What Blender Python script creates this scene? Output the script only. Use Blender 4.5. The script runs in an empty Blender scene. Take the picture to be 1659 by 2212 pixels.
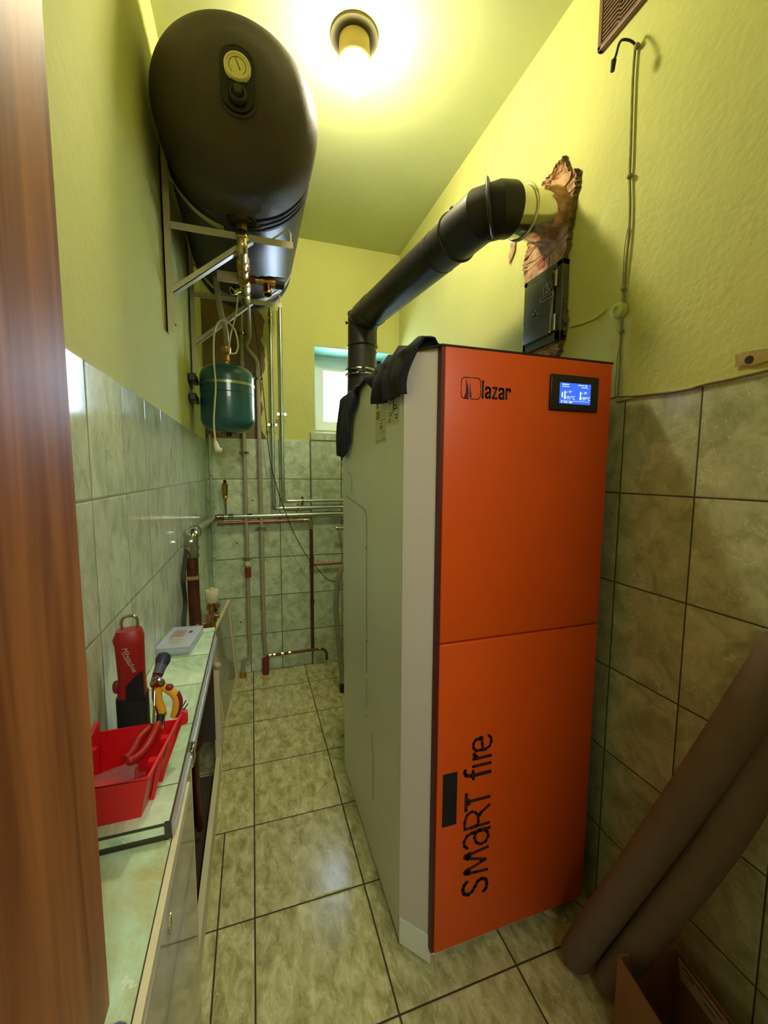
import bpy, bmesh, math, random
import numpy as np
from mathutils import Vector, Matrix
random.seed(4)
scene = bpy.context.scene
COL = scene.collection
V = Vector

# ------------------------------------------------------------------ camera
CAM = np.array([0.0, 0.0, 1.30])
FPX, PX, PY = 882.36, 829.5, 1106.0
YAW, PIT, ROL = 0.3112, -0.0963, 0.0053
def _basis():
    cy, sy, cp, sp = math.cos(YAW), math.sin(YAW), math.cos(PIT), math.sin(PIT)
    f = np.array([sy*cp, cy*cp, sp]); r = np.array([cy, -sy, 0.0]); u = np.cross(r, f)
    cr, sr = math.cos(ROL), math.sin(ROL)
    return r*cr+u*sr, -r*sr+u*cr, f
CR, CU, CF = _basis()
def on(u, v, ax, val):
    """measure: the point of the plane x|y|z = val that the photograph shows at pixel (u, v)"""
    d = CF*FPX + CR*(u-PX) - CU*(v-PY)
    i = 'xyz'.index(ax); t = (val-CAM[i])/d[i]
    p = CAM+d*t
    return V((float(p[0]), float(p[1]), float(p[2])))
cd = bpy.data.cameras.new('camera'); cam = bpy.data.objects.new('camera', cd); COL.objects.link(cam)
cd.sensor_fit = 'HORIZONTAL'; cd.sensor_width = 36.0; cd.lens = 36.0*FPX/1659.0; cd.clip_start = 0.01
mw = Matrix.Identity(4)
for i in range(3):
    mw[i][0] = CR[i]; mw[i][1] = CU[i]; mw[i][2] = -CF[i]; mw[i][3] = CAM[i]
cam.matrix_world = mw
scene.camera = cam

# ------------------------------------------------------------------ world, light, exposure
BULB = 268.0           # strength of the globe bulb
HALL_FILL = 2.7  # strength of the added fill behind the camera
world = bpy.data.worlds.new('world'); scene.world = world; world.use_nodes = True
wn = world.node_tree.nodes; bgn = wn['Background']
bgn.inputs[0].default_value = (0.66, 0.80, 1.0, 1); bgn.inputs[1].default_value = 9.0
scene.view_settings.view_transform = 'Standard'; scene.view_settings.look = 'None'
scene.view_settings.gamma = 1.0; scene.view_settings.use_curve_mapping = False
scene.view_settings.exposure = 0.26
def area(name, loc, rot, sx, sy, power, col):
    ld = bpy.data.lights.new(name, 'AREA'); ld.shape = 'RECTANGLE'; ld.size = sx; ld.size_y = sy
    ld.energy = power; ld.color = col
    o = bpy.data.objects.new(name, ld); COL.objects.link(o); o.location = loc; o.rotation_euler = rot
    return o
area('daylight_window', (0.62, 3.25, 2.0), (math.radians(-90-10), 0, 0), 0.9, 0.8, 50.0, (0.60, 0.78, 1.0))
area('hall_fill', (0.32, -1.1, 2.25), (math.radians(42), 0, math.radians(12)), 0.8, 0.5, HALL_FILL*7, (0.92, 1.0, 0.86))  # unseen fill lamp, added to lift the lower and near parts

# ------------------------------------------------------------------ materials
def S(r, g, b, a=1.0):
    f = lambda c: (c/255/12.92) if c/255 <= 0.04045 else ((c/255+0.055)/1.055)**2.4
    return (f(r), f(g), f(b), a)
def nt(name):
    m = bpy.data.materials.new(name); m.use_nodes = True
    t = m.node_tree; b = t.nodes['Principled BSDF']
    return m, t, b
def mat(name, col, rough=0.5, metal=0.0, var=0.0, vscale=20.0, bump=0.0, bscale=60.0, coat=0.0, trans=0.0, ior=1.45, spec=0.5, alpha=1.0, emit=None, es=0.0, stretch=None):
    m, t, b = nt(name)
    b.inputs['Base Color'].default_value = col; b.inputs['Roughness'].default_value = rough
    b.inputs['Metallic'].default_value = metal; b.inputs['Coat Weight'].default_value = coat
    b.inputs['Transmission Weight'].default_value = trans; b.inputs['IOR'].default_value = ior
    b.inputs['Specular IOR Level'].default_value = spec; b.inputs['Alpha'].default_value = alpha
    if emit: b.inputs['Emission Color'].default_value = emit; b.inputs['Emission Strength'].default_value = es
    tc = t.nodes.new('ShaderNodeTexCoord'); src = tc.outputs['Object']
    if stretch:
        mp = t.nodes.new('ShaderNodeMapping'); mp.inputs['Scale'].default_value = stretch
        t.links.new(src, mp.inputs[0]); src = mp.outputs[0]
    if var > 0:
        n = t.nodes.new('ShaderNodeTexNoise'); n.inputs['Scale'].default_value = vscale; n.inputs['Detail'].default_value = 6
        t.links.new(src, n.inputs['Vector'])
        r = t.nodes.new('ShaderNodeValToRGB')
        r.color_ramp.elements[0].position = 0.3; r.color_ramp.elements[1].position = 0.7
        r.color_ramp.elements[0].color = tuple(c*(1-var) for c in col[:3])+(1,)
        r.color_ramp.elements[1].color = tuple(min(1, c*(1+var)) for c in col[:3])+(1,)
        t.links.new(n.outputs['Fac'], r.inputs[0]); t.links.new(r.outputs[0], b.inputs['Base Color'])
    if bump > 0:
        n = t.nodes.new('ShaderNodeTexNoise'); n.inputs['Scale'].default_value = bscale; n.inputs['Detail'].default_value = 4
        t.links.new(src, n.inputs['Vector'])
        bp = t.nodes.new('ShaderNodeBump'); bp.inputs['Strength'].default_value = bump; bp.inputs['Distance'].default_value = 0.004
        t.links.new(n.outputs['Fac'], bp.inputs['Height']); t.links.new(bp.outputs[0], b.inputs['Normal'])
    return m
def mth(t, op, a, b=None, clamp=False):
    n = t.nodes.new('ShaderNodeMath'); n.operation = op; n.use_clamp = clamp
    for i, s in enumerate((a, b)):
        if s is None: continue
        if isinstance(s, (int, float)): n.inputs[i].default_value = s
        else: t.links.new(s, n.inputs[i])
    return n.outputs[0]
def mixc(t, fac, a, b):
    n = t.nodes.new('ShaderNodeMix'); n.data_type = 'RGBA'
    for s, k in ((fac, 0), (a, 6), (b, 7)):
        if isinstance(s, tuple): n.inputs[k].default_value = s
        elif isinstance(s, (int, float)): n.inputs[k].default_value = s
        else: t.links.new(s, n.inputs[k])
    return n.outputs[2]
def geo_pos(t):
    g = t.nodes.new('ShaderNodeTexCoord'); s = t.nodes.new('ShaderNodeSeparateXYZ')
    t.links.new(g.outputs['Object'], s.inputs[0]); return g.outputs['Object'], s.outputs
def tile_mat(name, a, ao, asz, b, bo, bsz, base, light, dark, rough=0.16, gw=0.0035, grout=S(70, 68, 38), extra=None, veins=(10, 9, 10), rot=0.6):
    """glazed marbled tile; a/b = axis letters, offsets and sizes; object space equals room space"""
    m, t, bs = nt(name)
    pos, xyz = geo_pos(t)
    A = xyz['XYZ'.index(a)]; B = xyz['XYZ'.index(b)]
    def line(c, off, size):
        q = mth(t, 'DIVIDE', mth(t, 'SUBTRACT', c, off), size)
        fr = mth(t, 'FRACT', mth(t, 'ADD', q, 100.0))
        d = mth(t, 'MULTIPLY', mth(t, 'MINIMUM', fr, mth(t, 'SUBTRACT', 1.0, fr)), size)
        return d, mth(t, 'FLOOR', mth(t, 'ADD', q, 100.0))
    da, ca = line(A, ao, asz); db, cb = line(B, bo, bsz)
    d = mth(t, 'MINIMUM', da, db)
    if extra:   # one more joint: axis, position, limiting axis, limit (cut strip)
        e = mth(t, 'ABSOLUTE', mth(t, 'SUBTRACT', xyz['XYZ'.index(extra[0])], extra[1]))
        lim = mth(t, 'MULTIPLY', mth(t, 'GREATER_THAN', xyz['XYZ'.index(extra[2])], extra[3]), 1.0)
        d = mth(t, 'MINIMUM', d, mth(t, 'ADD', e, lim))
    gm = t.nodes.new('ShaderNodeMapRange'); gm.inputs[1].default_value = gw*0.35; gm.inputs[2].default_value = gw*0.75
    t.links.new(d, gm.inputs[0]); inten = gm.outputs[0]
    # per-tile shift of the marbling
    sh = t.nodes.new('ShaderNodeCombineXYZ'); t.links.new(ca, sh.inputs[0]); t.links.new(cb, sh.inputs[1])
    wn_ = t.nodes.new('ShaderNodeTexWhiteNoise'); t.links.new(sh.outputs[0], wn_.inputs['Vector'])
    sc = t.nodes.new('ShaderNodeVectorMath'); sc.operation = 'SCALE'; sc.inputs['Scale'].default_value = 6.0
    t.links.new(wn_.outputs['Color'], sc.inputs[0])
    ad = t.nodes.new('ShaderNodeVectorMath'); ad.operation = 'ADD'; t.links.new(pos, ad.inputs[0]); t.links.new(sc.outputs[0], ad.inputs[1])
    mp = t.nodes.new('ShaderNodeMapping'); mp.inputs['Scale'].default_value = veins; mp.inputs['Rotation'].default_value = (rot, rot, rot)
    t.links.new(ad.outputs[0], mp.inputs[0])
    n1 = t.nodes.new('ShaderNodeTexNoise'); n1.inputs['Scale'].default_value = 1.6; n1.inputs['Detail'].default_value = 10; n1.inputs['Distortion'].default_value = 0.5; n1.inputs['Roughness'].default_value = 0.68
    t.links.new(mp.outputs[0], n1.inputs['Vector'])
    r1 = t.nodes.new('ShaderNodeValToRGB'); e = r1.color_ramp.elements
    e[0].position = 0.36; e[0].color = dark; e[1].position = 0.64; e[1].color = light
    k = e.new(0.5); k.color = base
    t.links.new(n1.outputs['Fac'], r1.inputs[0])
    # sharp pale veins
    n2 = t.nodes.new('ShaderNodeTexNoise'); n2.inputs['Scale'].default_value = 2.4; n2.inputs['Detail'].default_value = 6; n2.inputs['Distortion'].default_value = 0.9
    t.links.new(mp.outputs[0], n2.inputs['Vector'])
    vv = mth(t, 'ABSOLUTE', mth(t, 'SUBTRACT', n2.outputs['Fac'], 0.52))
    vr = t.nodes.new('ShaderNodeMapRange'); vr.inputs[1].default_value = 0.0; vr.inputs[2].default_value = 0.014; vr.inputs[3].default_value = 0.60; vr.inputs[4].default_value = 0.0
    t.links.new(vv, vr.inputs[0])
    n3 = t.nodes.new('ShaderNodeTexNoise'); n3.inputs['Scale'].default_value = 2.0; n3.inputs['Detail'].default_value = 3; t.links.new(mp.outputs[0], n3.inputs['Vector'])
    vm = mth(t, 'MULTIPLY', vr.outputs[0], mth(t, 'GREATER_THAN', n3.outputs['Fac'], 0.53))
    c1 = mixc(t, vm, r1.outputs[0], tuple(min(1, x*1.35) for x in light[:3])+(1,))
    tone = mth(t, 'ADD', mth(t, 'MULTIPLY', wn_.outputs['Value'], 0.14), 0.93)
    c1b = t.nodes.new('ShaderNodeVectorMath'); c1b.operation = 'SCALE'; t.links.new(c1, c1b.inputs[0]); t.links.new(tone, c1b.inputs['Scale'])
    c2 = mixc(t, inten, grout, c1b.outputs[0])
    t.links.new(c2, bs.inputs['Base Color'])
    rr = mth(t, 'ADD', mth(t, 'MULTIPLY', mth(t, 'SUBTRACT', 1.0, inten), 0.7), rough, True)
    t.links.new(rr, bs.inputs['Roughness'])
    h = t.nodes.new('ShaderNodeMapRange'); h.inputs[2].default_value = gw*1.6; t.links.new(d, h.inputs[0])
    hh = mth(t, 'ADD', h.outputs[0], mth(t, 'MULTIPLY', n1.outputs['Fac'], 0.15))
    bp = t.nodes.new('ShaderNodeBump'); bp.inputs['Strength'].default_value = 0.5; bp.inputs['Distance'].default_value = 0.0015
    t.links.new(hh, bp.inputs['Height']); t.links.new(bp.outputs[0], bs.inputs['Normal'])
    return m
def paint_mat(name, col, col2, patch=None, bumpy=0.5):
    m, t, b = nt(name); pos, xyz = geo_pos(t)
    n = t.nodes.new('ShaderNodeTexNoise'); n.inputs['Scale'].default_value = 2.2; n.inputs['Detail'].default_value = 7
    t.links.new(pos, n.inputs['Vector'])
    r = t.nodes.new('ShaderNodeMapRange'); r.inputs[1].default_value = 0.35; r.inputs[2].default_value = 0.7
    t.links.new(n.outputs['Fac'], r.inputs[0])
    c = mixc(t, r.outputs[0], col, col2)
    if patch:   # stripped, unpainted plaster with a ragged outline: (axis, lo, hi, z lo, z hi, colours)
        ax, lo, hi, z0, z1, pa, pb = patch
        nn = t.nodes.new('ShaderNodeTexNoise'); nn.inputs['Scale'].default_value = 9; nn.inputs['Detail'].default_value = 6
        t.links.new(pos, nn.inputs['Vector'])
        w = mth(t, 'MULTIPLY', mth(t, 'SUBTRACT', nn.outputs['Fac'], 0.5), 0.12)
        A = mth(t, 'ADD', xyz['XYZ'.index(ax)], w); Z = mth(t, 'ADD', xyz[2], w)
        k = mth(t, 'MULTIPLY', mth(t, 'MULTIPLY', mth(t, 'GREATER_THAN', A, lo), mth(t, 'LESS_THAN', A, hi)),
                mth(t, 'MULTIPLY', mth(t, 'GREATER_THAN', Z, z0), mth(t, 'LESS_THAN', Z, z1)))
        pc = mixc(t, r.outputs[0], pa, pb)
        c = mixc(t, k, c, pc)
    t.links.new(c, b.inputs['Base Color']); b.inputs['Roughness'].default_value = 0.75
    b.inputs['Specular IOR Level'].default_value = 0.25
    nb = t.nodes.new('ShaderNodeTexNoise'); nb.inputs['Scale'].default_value = 55; nb.inputs['Detail'].default_value = 6
    t.links.new(pos, nb.inputs['Vector'])
    nb2 = t.nodes.new('ShaderNodeTexNoise'); nb2.inputs['Scale'].default_value = 6; nb2.inputs['Detail'].default_value = 3
    t.links.new(pos, nb2.inputs['Vector'])
    hh = mth(t, 'ADD', nb.outputs['Fac'], mth(t, 'MULTIPLY', nb2.outputs['Fac'], 2.0))
    bp = t.nodes.new('ShaderNodeBump'); bp.inputs['Strength'].default_value = bumpy; bp.inputs['Distance'].default_value = 0.004
    t.links.new(hh, bp.inputs['Height']); t.links.new(bp.outputs[0], b.inputs['Normal'])
    return m
LIME = S(200, 203, 120); LIME2 = S(209, 209, 128)
TB, TL, TD = S(186, 200, 162), S(208, 219, 184), S(158, 174, 132)
GR = S(72, 70, 36)
MT = {
 'floor': tile_mat('floor_tile', 'X', -0.0242, 0.33, 'Y', 2.4575, 0.33, S(194, 188, 132), S(222, 214, 164), S(158, 152, 98), rough=0.20, gw=0.0045, grout=S(62, 56, 22), extra=('X', -0.126, 'Y', 1.47), veins=(20, 10, 14)),
 'tile_r': tile_mat('tile_right', 'Y', 0.8721, 0.20, 'Z', 1.2475, 0.25, TB, TL, TD, grout=GR, rough=0.25),
 'tile_l': tile_mat('tile_left', 'Y', 0.8075, 0.196, 'Z', 1.2511, 0.2335, S(206, 216, 192), S(226, 232, 210), S(178, 192, 164), grout=S(128, 132, 104), rough=0.10, gw=0.0026, veins=(12, 13, 7)),  # grout paler on this wall, its specular lines painted in
 'tile_b': tile_mat('tile_back', 'X', 0.1636, 0.20, 'Z', 1.255, 0.251, TB, TL, TD, grout=GR, rough=0.22, gw=0.004),
 'tile_c': tile_mat('tile_counter', 'Y', 0.775, 0.165, 'X', -0.60, 2.0, S(196, 220, 184), S(220, 238, 206), S(166, 192, 148), grout=S(98, 104, 68), rough=0.14, gw=0.0022, veins=(8, 5, 8)),
 'paint': paint_mat('lime_paint', LIME, LIME2),
 'paint_b': paint_mat('lime_paint_back', LIME, LIME2, patch=('X', -1.0, 0.075, 1.36, 2.32, S(112, 100, 68), S(140, 112, 78))),
 'ceil': paint_mat('ceiling_paint', S(194, 200, 138), S(200, 206, 145), bumpy=0.15),
 'teal': mat('teal_reveal', S(150, 205, 190), 0.5),
 'hall': mat('hall_plaster', S(190, 180, 150), 0.8),
 'white_grout': mat('white_grout', S(205, 205, 170), 0.7, var=0.15, bump=0.3),
 'wood': None,
 'pvc': mat('white_pvc', S(225, 215, 205), 0.35),
 'glass': mat('window_glass', (1, 1, 1, 1), 0.0, trans=1.0, ior=1.02, spec=0.1),
 'orange': mat('orange_powder_coat', S(226, 84, 16), 0.38, var=0.03, vscale=8, bump=0.04, bscale=300, spec=0.45),
 'greyc': mat('grey_powder_coat', S(234, 234, 218), 0.30, var=0.02, vscale=6, spec=0.5),
 'cream_strip': mat('light_grey_powder_coat', S(214, 202, 188), 0.42, spec=0.4),
 'darkred': mat('dark_door_edge', S(92, 26, 10), 0.5),
 'blk': mat('black_plastic', S(28, 27, 24), 0.35),
 'blkm': mat('matt_black', S(20, 19, 17), 0.7),
 'ink': mat('black_lettering', S(58, 26, 14), 0.6),
 'inkb': mat('dark_brown_lettering', S(44, 30, 20), 0.6),
 'screen': mat('lit_blue_screen', S(20, 50, 160), 0.2, emit=S(52, 98, 232), es=1.1),
 'screentxt': mat('lit_white_digits', S(220, 230, 255), 0.3, emit=S(200, 220, 255), es=1.3),
 'paper': mat('label_paper', S(206, 206, 172), 0.6),
 'redink': mat('red_ink', S(170, 60, 40), 0.6),
 'inkg': mat('grey_ink', S(74, 74, 54), 0.7),
 'tank': mat('tank_plastic', S(66, 58, 50), 0.64, var=0.06, vscale=90, bump=0.35, bscale=260, spec=0.4),
 'tankside': mat('tank_side_plastic', S(46, 45, 50), 0.42, var=0.05, vscale=30, bump=0.08, bscale=60, spec=0.5),
 'dial': mat('cream_dial', S(226, 220, 150), 0.35),
 'silver': mat('silver_band', S(178, 180, 176), 0.4, metal=0.5),
 'steelw': mat('white_steel_bracket', S(196, 190, 150), 0.38, var=0.05),
 'brass': mat('brass', S(190, 150, 80), 0.28, metal=1.0, var=0.12, vscale=60),
 'nickel': mat('nickel_brass', S(200, 186, 140), 0.22, metal=1.0, var=0.15, vscale=50),
 'chrome': mat('chrome', S(176, 174, 166), 0.12, metal=1.0),
 'steelp': mat('zinc_steel_pipe', S(178, 186, 168), 0.28, metal=0.85, var=0.05),
 'greyp': mat('grey_plastic_pipe', S(156, 150, 120), 0.40, var=0.05),
 'copper': mat('copper', S(156, 100, 76), 0.33, metal=0.9, var=0.2, vscale=30),
 'copperd': mat('tarnished_copper', S(100, 56, 38), 0.42, metal=0.55, var=0.25, vscale=30),
 'redsl': mat('red_pipe_sleeve', S(128, 42, 30), 0.5, var=0.1),
 'teal_tank': mat('blue_green_enamel', S(38, 84, 84), 0.22, coat=0.4),
 'whitepl': mat('white_plastic', S(214, 206, 168), 0.4),
 'cable_w': mat('white_cable', S(198, 190, 146), 0.45),
 'cable_k': mat('dark_cable', S(40, 38, 28), 0.6),
 'cable_o': mat('painted_cable', S(136, 130, 66), 0.6, var=0.2, vscale=40),
 'flue': mat('black_flue_enamel', S(34, 30, 28), 0.42, var=0.12, vscale=30, bump=0.05, bscale=150, spec=0.5),
 'fluein': mat('flue_stainless', S(206, 204, 190), 0.13, metal=1.0),
 'masonry': mat('torn_plaster', S(186, 148, 110), 0.95, var=0.38, vscale=34, bump=1.0, bscale=40),
 'masonryd': mat('plaster_crust_edge', S(104, 88, 50), 0.95, var=0.4, vscale=40, bump=1.0, bscale=70),
 'brick': mat('brick', S(176, 98, 66), 0.9, var=0.15, vscale=50, bump=0.4),
 'mortar': mat('grey_mortar', S(122, 118, 112), 0.95, var=0.2, vscale=60, bump=0.8),
 'inox': mat('dark_steel_door', S(104, 108, 96), 0.28, metal=0.6, var=0.12, vscale=14),
 'brownpl': mat('brown_vent_plastic', S(112, 82, 62), 0.45),
 'cloth': mat('black_cloth', S(24, 24, 27), 0.85, var=0.15, vscale=200, bump=0.3, bscale=600),
 'clothn': mat('navy_cloth', S(26, 30, 56), 0.8, var=0.15, vscale=200, bump=0.3, bscale=600),
 'alu': mat('aluminium_track', S(200, 200, 198), 0.3, metal=0.6),
 'sealant': mat('dark_seal', S(70, 68, 46), 0.7),
 'creamw': mat('cream_pvc_edge', S(226, 214, 176), 0.5, var=0.04),
 'gloss': mat('glossy_board', S(168, 162, 152), 0.08, coat=0.3),
 'darkin': mat('shade_dark_board', S(70, 58, 46), 0.9),  # dark tone stands in for the shade inside the cabinet bay
 'foam_tan': mat('tan_pipe_foam', S(160, 122, 88), 0.85, var=0.12, bump=0.4),
 'foam_grey': mat('grey_foam_tube', S(120, 104, 92), 0.85, var=0.06, bump=0.15, bscale=120),
 'foam_in': mat('foam_bore', S(62, 56, 50), 0.9),
 'kraft': mat('brown_cardboard', S(150, 108, 70), 0.85, var=0.06, vscale=12),
 'label': mat('white_label', S(196, 176, 146), 0.6),
 'bin': mat('red_bin_plastic', S(214, 22, 30), 0.34, spec=0.5),
 'toolred': mat('tool_red', S(160, 30, 26), 0.42),
 'maroon': mat('maroon_rubber', S(128, 34, 52), 0.45),
 'yellow': mat('yellow_rubber', S(232, 168, 48), 0.45),
 'navy': mat('navy_rubber', S(44, 46, 66), 0.45),
 'greyrub': mat('grey_rubber', S(86, 86, 96), 0.5),
 'clearpl': mat('clear_plastic', S(226, 232, 246), 0.18, trans=0.3, ior=1.3, alpha=0.6),
 'bag': mat('thin_clear_bag', S(235, 235, 235), 0.15, trans=0.8, ior=1.1, alpha=0.4),
 'debris': mat('pale_plaster_debris', S(196, 188, 140), 0.9, var=0.15, bump=0.6),
 'purple': mat('purple_cloth', S(120, 96, 140), 0.85, bump=0.4),
 'socket': mat('lamp_socket_plastic', S(222, 196, 120), 0.4),
 'plate': mat('shaded_lamp_base', S(104, 98, 62), 0.6),  # colour darkened to hold the shade of the lamp socket
 'globe': mat('lit_globe', (1, 1, 1, 1), 0.3, emit=(1.0, 0.89, 0.60, 1), es=BULB),
}
def wood_mat():
    m, t, b = nt('varnished_wood'); pos, xyz = geo_pos(t)
    mp = t.nodes.new('ShaderNodeMapping'); mp.inputs['Scale'].default_value = (28, 28, 1.6); t.links.new(pos, mp.inputs[0])
    n = t.nodes.new('ShaderNodeTexNoise'); n.inputs['Scale'].default_value = 1.6; n.inputs['Detail'].default_value = 6; n.inputs['Distortion'].default_value = 0.5
    t.links.new(mp.outputs[0], n.inputs['Vector'])
    r = t.nodes.new('ShaderNodeValToRGB'); e = r.color_ramp.elements
    e[0].position = 0.3; e[0].color = S(124, 70, 34); e[1].position = 0.72; e[1].color = S(186, 118, 68)
    t.links.new(n.outputs['Fac'], r.inputs[0]); t.links.new(r.outputs[0], b.inputs['Base Color'])
    b.inputs['Roughness'].default_value = 0.46; b.inputs['Specular IOR Level'].default_value = 0.26
    bp = t.nodes.new('ShaderNodeBump'); bp.inputs['Strength'].default_value = 0.15; bp.inputs['Distance'].default_value = 0.002
    t.links.new(n.outputs['Fac'], bp.inputs['Height']); t.links.new(bp.outputs[0], b.inputs['Normal'])
    return m
MT['wood'] = wood_mat()

# ------------------------------------------------------------------ mesh helpers
WORG = {}
def thing(name, label, cat, loc, group=None, kind=None):
    o = bpy.data.objects.new(name, None); COL.objects.link(o); o.location = loc
    o.empty_display_size = 0.05
    if label: o['label'] = label
    if cat: o['category'] = cat
    if group: o['group'] = group
    if kind: o['kind'] = kind
    WORG[o.name] = V(loc); return o
def perp(d):
    d = d.normalized(); a = V((0, 0, 1)) if abs(d.z) < 0.9 else V((1, 0, 0))
    x = d.cross(a).normalized(); return x, d.cross(x).normalized()
def fillet(pts, r, n=6):
    pts = [V(p) for p in pts]; out = [pts[0]]
    for i in range(1, len(pts)-1):
        a, b, c = pts[i-1], pts[i], pts[i+1]
        u = (a-b); w = (c-b); k = min(r, u.length*0.48, w.length*0.48)
        p0 = b+u.normalized()*k; p1 = b+w.normalized()*k
        for j in range(n+1):
            t = j/n; out.append(p0*(1-t)**2+b*2*t*(1-t)+p1*t*t)
    out.append(pts[-1]); return out
def smoothp(pts, n=6):
    """Catmull-Rom through points"""
    P = [V(p) for p in pts]; P = [P[0]*2-P[1]]+P+[P[-1]*2-P[-2]]; out = []
    for i in range(1, len(P)-2):
        for j in range(n):
            t = j/n; a, b, c, d = P[i-1], P[i], P[i+1], P[i+2]
            out.append(0.5*((2*b)+(c-a)*t+(2*a-5*b+4*c-d)*t*t+(3*b-a-3*c+d)*t**3))
    out.append(P[-2]); return out
class B:
    def __init__(s): s.bm = bmesh.new()
    def box(s, x0, x1, y0, y1, z0, z1, bev=0.0, seg=2, mtx=None):
        r = bmesh.ops.create_cube(s.bm, size=1.0); vs = r['verts']
        for v in vs: v.co = V((x0+(v.co.x+.5)*(x1-x0), y0+(v.co.y+.5)*(y1-y0), z0+(v.co.z+.5)*(z1-z0)))
        if bev > 0:
            es = {e for v in vs for e in v.link_edges}
            rr = bmesh.ops.bevel(s.bm, geom=list(es), offset=bev, segments=seg, affect='EDGES', profile=0.5)
            vs = list({v for f in rr['faces'] for v in f.verts} | {v for v in vs if v.is_valid})
        if mtx:
            for v in vs: v.co = mtx @ v.co
        return s
    def tube(s, pts, r, seg=16, cap=True, flat=1.0):
        pts = [V(p) for p in pts]; rad = r if isinstance(r, (list, tuple)) else [r]*len(pts)
        n = len(pts); rings = []; x = None
        for i, p in enumerate(pts):
            d = (pts[min(i+1, n-1)]-pts[max(i-1, 0)])
            if d.length < 1e-9: d = V((0, 0, 1))
            d.normalize()
            if x is None: x, _ = perp(d)
            x = (x-d*x.dot(d)); x = x.normalized() if x.length > 1e-6 else perp(d)[0]
            y = d.cross(x)
            k = 1.0
            if 0 < i < n-1:
                a = (pts[i]-pts[i-1]).normalized()
                k = 1.0
            rings.append([s.bm.verts.new(p+(x*math.cos(t)+y*math.sin(t)*flat)*rad[i]*k) for t in [2*math.pi*j/seg for j in range(seg)]])
        for a, b in zip(rings, rings[1:]):
            for j in range(seg): s.bm.faces.new((a[j], a[(j+1) % seg], b[(j+1) % seg], b[j]))
        if cap:
            s.bm.faces.new(rings[0][::-1]); s.bm.faces.new(rings[-1])
        return s
    def cyl(s, p0, p1, r, seg=24, r2=None, cap=True):
        return s.tube([p0, p1], [r, r if r2 is None else r2], seg, cap)
    def lathe(s, org, axis, prof, seg=40, cap0=True, cap1=True, xdir=None):
        """prof = (distance along axis, radius)"""
        o = V(org); d = V(axis).normalized(); x, y = perp(d); rings = []
        for h, r in prof:
            if r < 1e-5: rings.append([s.bm.verts.new(o+d*h)])
            else: rings.append([s.bm.verts.new(o+d*h+(x*math.cos(t)+y*math.sin(t))*r) for t in [2*math.pi*j/seg for j in range(seg)]])
        for a, b in zip(rings, rings[1:]):
            for j in range(seg):
                q = [a[j % len(a)], a[(j+1) % len(a)], b[(j+1) % len(b)], b[j % len(b)]]
                u = []
                for v in q:
                    if v not in u: u.append(v)
                if len(u) > 2: s.bm.faces.new(u)
        if cap0 and len(rings[0]) > 1: s.bm.faces.new(rings[0][::-1])
        if cap1 and len(rings[-1]) > 1: s.bm.faces.new(rings[-1])
        return s
    def sphere(s, c, r, sc=(1, 1, 1), seg=20):
        q = bmesh.ops.create_uvsphere(s.bm, u_segments=seg, v_segments=seg//2+2, radius=r)
        for v in q['verts']: v.co = V((v.co.x*sc[0], v.co.y*sc[1], v.co.z*sc[2]))+V(c)
        return s
    def prism(s, pts, ext):
        e = V(ext); a = [s.bm.verts.new(V(p)) for p in pts]; b = [s.bm.verts.new(V(p)+e) for p in pts]
        n = len(a); s.bm.faces.new(a[::-1]); s.bm.faces.new(b)
        for i in range(n): s.bm.faces.new((a[i], a[(i+1) % n], b[(i+1) % n], b[i]))
        return s
    def grid(s, rows, thick=None):
        g = [[s.bm.verts.new(V(p)) for p in r] for r in rows]
        for a, b in zip(g, g[1:]):
            for j in range(len(a)-1): s.bm.faces.new((a[j], a[j+1], b[j+1], b[j]))
        return s
    def stroke(s, polys, w, org, ux, uy, nz, t=0.0008, k=8):
        """flat pen strokes in the plane org + a*ux + b*uy, raised by t along nz; w in plane units"""
        org, ux, uy, nz = V(org), V(ux), V(uy), V(nz)
        P = lambda a, b, h: org+ux*a+uy*b+nz*h
        for ip, pl in enumerate(polys):
            ww = w
            if isinstance(pl, tuple): ww, pl = pl
            h = t+ip*0.00002
            for (a, b) in zip(pl, pl[1:]):
                dx, dy = b[0]-a[0], b[1]-a[1]; L = math.hypot(dx, dy) or 1e-6
                nx, ny = -dy/L*ww/2, dx/L*ww/2
                q = [(a[0]+nx, a[1]+ny), (a[0]-nx, a[1]-ny), (b[0]-nx, b[1]-ny), (b[0]+nx, b[1]+ny)]
                s.prism([P(c[0], c[1], 0) for c in q], nz*h)
            for a in pl:
                s.prism([P(a[0]+ww/2*math.cos(2*math.pi*j/k), a[1]+ww/2*math.sin(2*math.pi*j/k), 0) for j in range(k)], nz*h)
        return s
    def build(s, name, m, parent=None, smooth=False, label=None, cat=None, group=None, kind=None, keep=False, angle=40, solid=None, sub=0, recalc=True):
        bm = s.bm
        bmesh.ops.remove_doubles(bm, verts=bm.verts, dist=1e-6) if False else None
        if recalc: bmesh.ops.recalc_face_normals(bm, faces=bm.faces)
        if parent is not None: org = WORG[parent.name]
        elif keep: org = V((0, 0, 0))
        else:
            xs = [v.co for v in bm.verts]
            org = V(((min(c.x for c in xs)+max(c.x for c in xs))/2, (min(c.y for c in xs)+max(c.y for c in xs))/2, min(c.z for c in xs)))
        for v in bm.verts: v.co -= org
        me = bpy.data.meshes.new(name); bm.to_mesh(me); bm.free()
        for mm in (m if isinstance(m, list) else [m]): me.materials.append(MT[mm] if isinstance(mm, str) else mm)
        o = bpy.data.objects.new(name, me); COL.objects.link(o)
        if smooth:
            for p in me.polygons: p.use_smooth = True
            me.set_sharp_from_angle(angle=math.radians(angle))
        if parent is not None: o.parent = parent; WORG[o.name] = org
        else: o.location = org; WORG[o.name] = org
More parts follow.
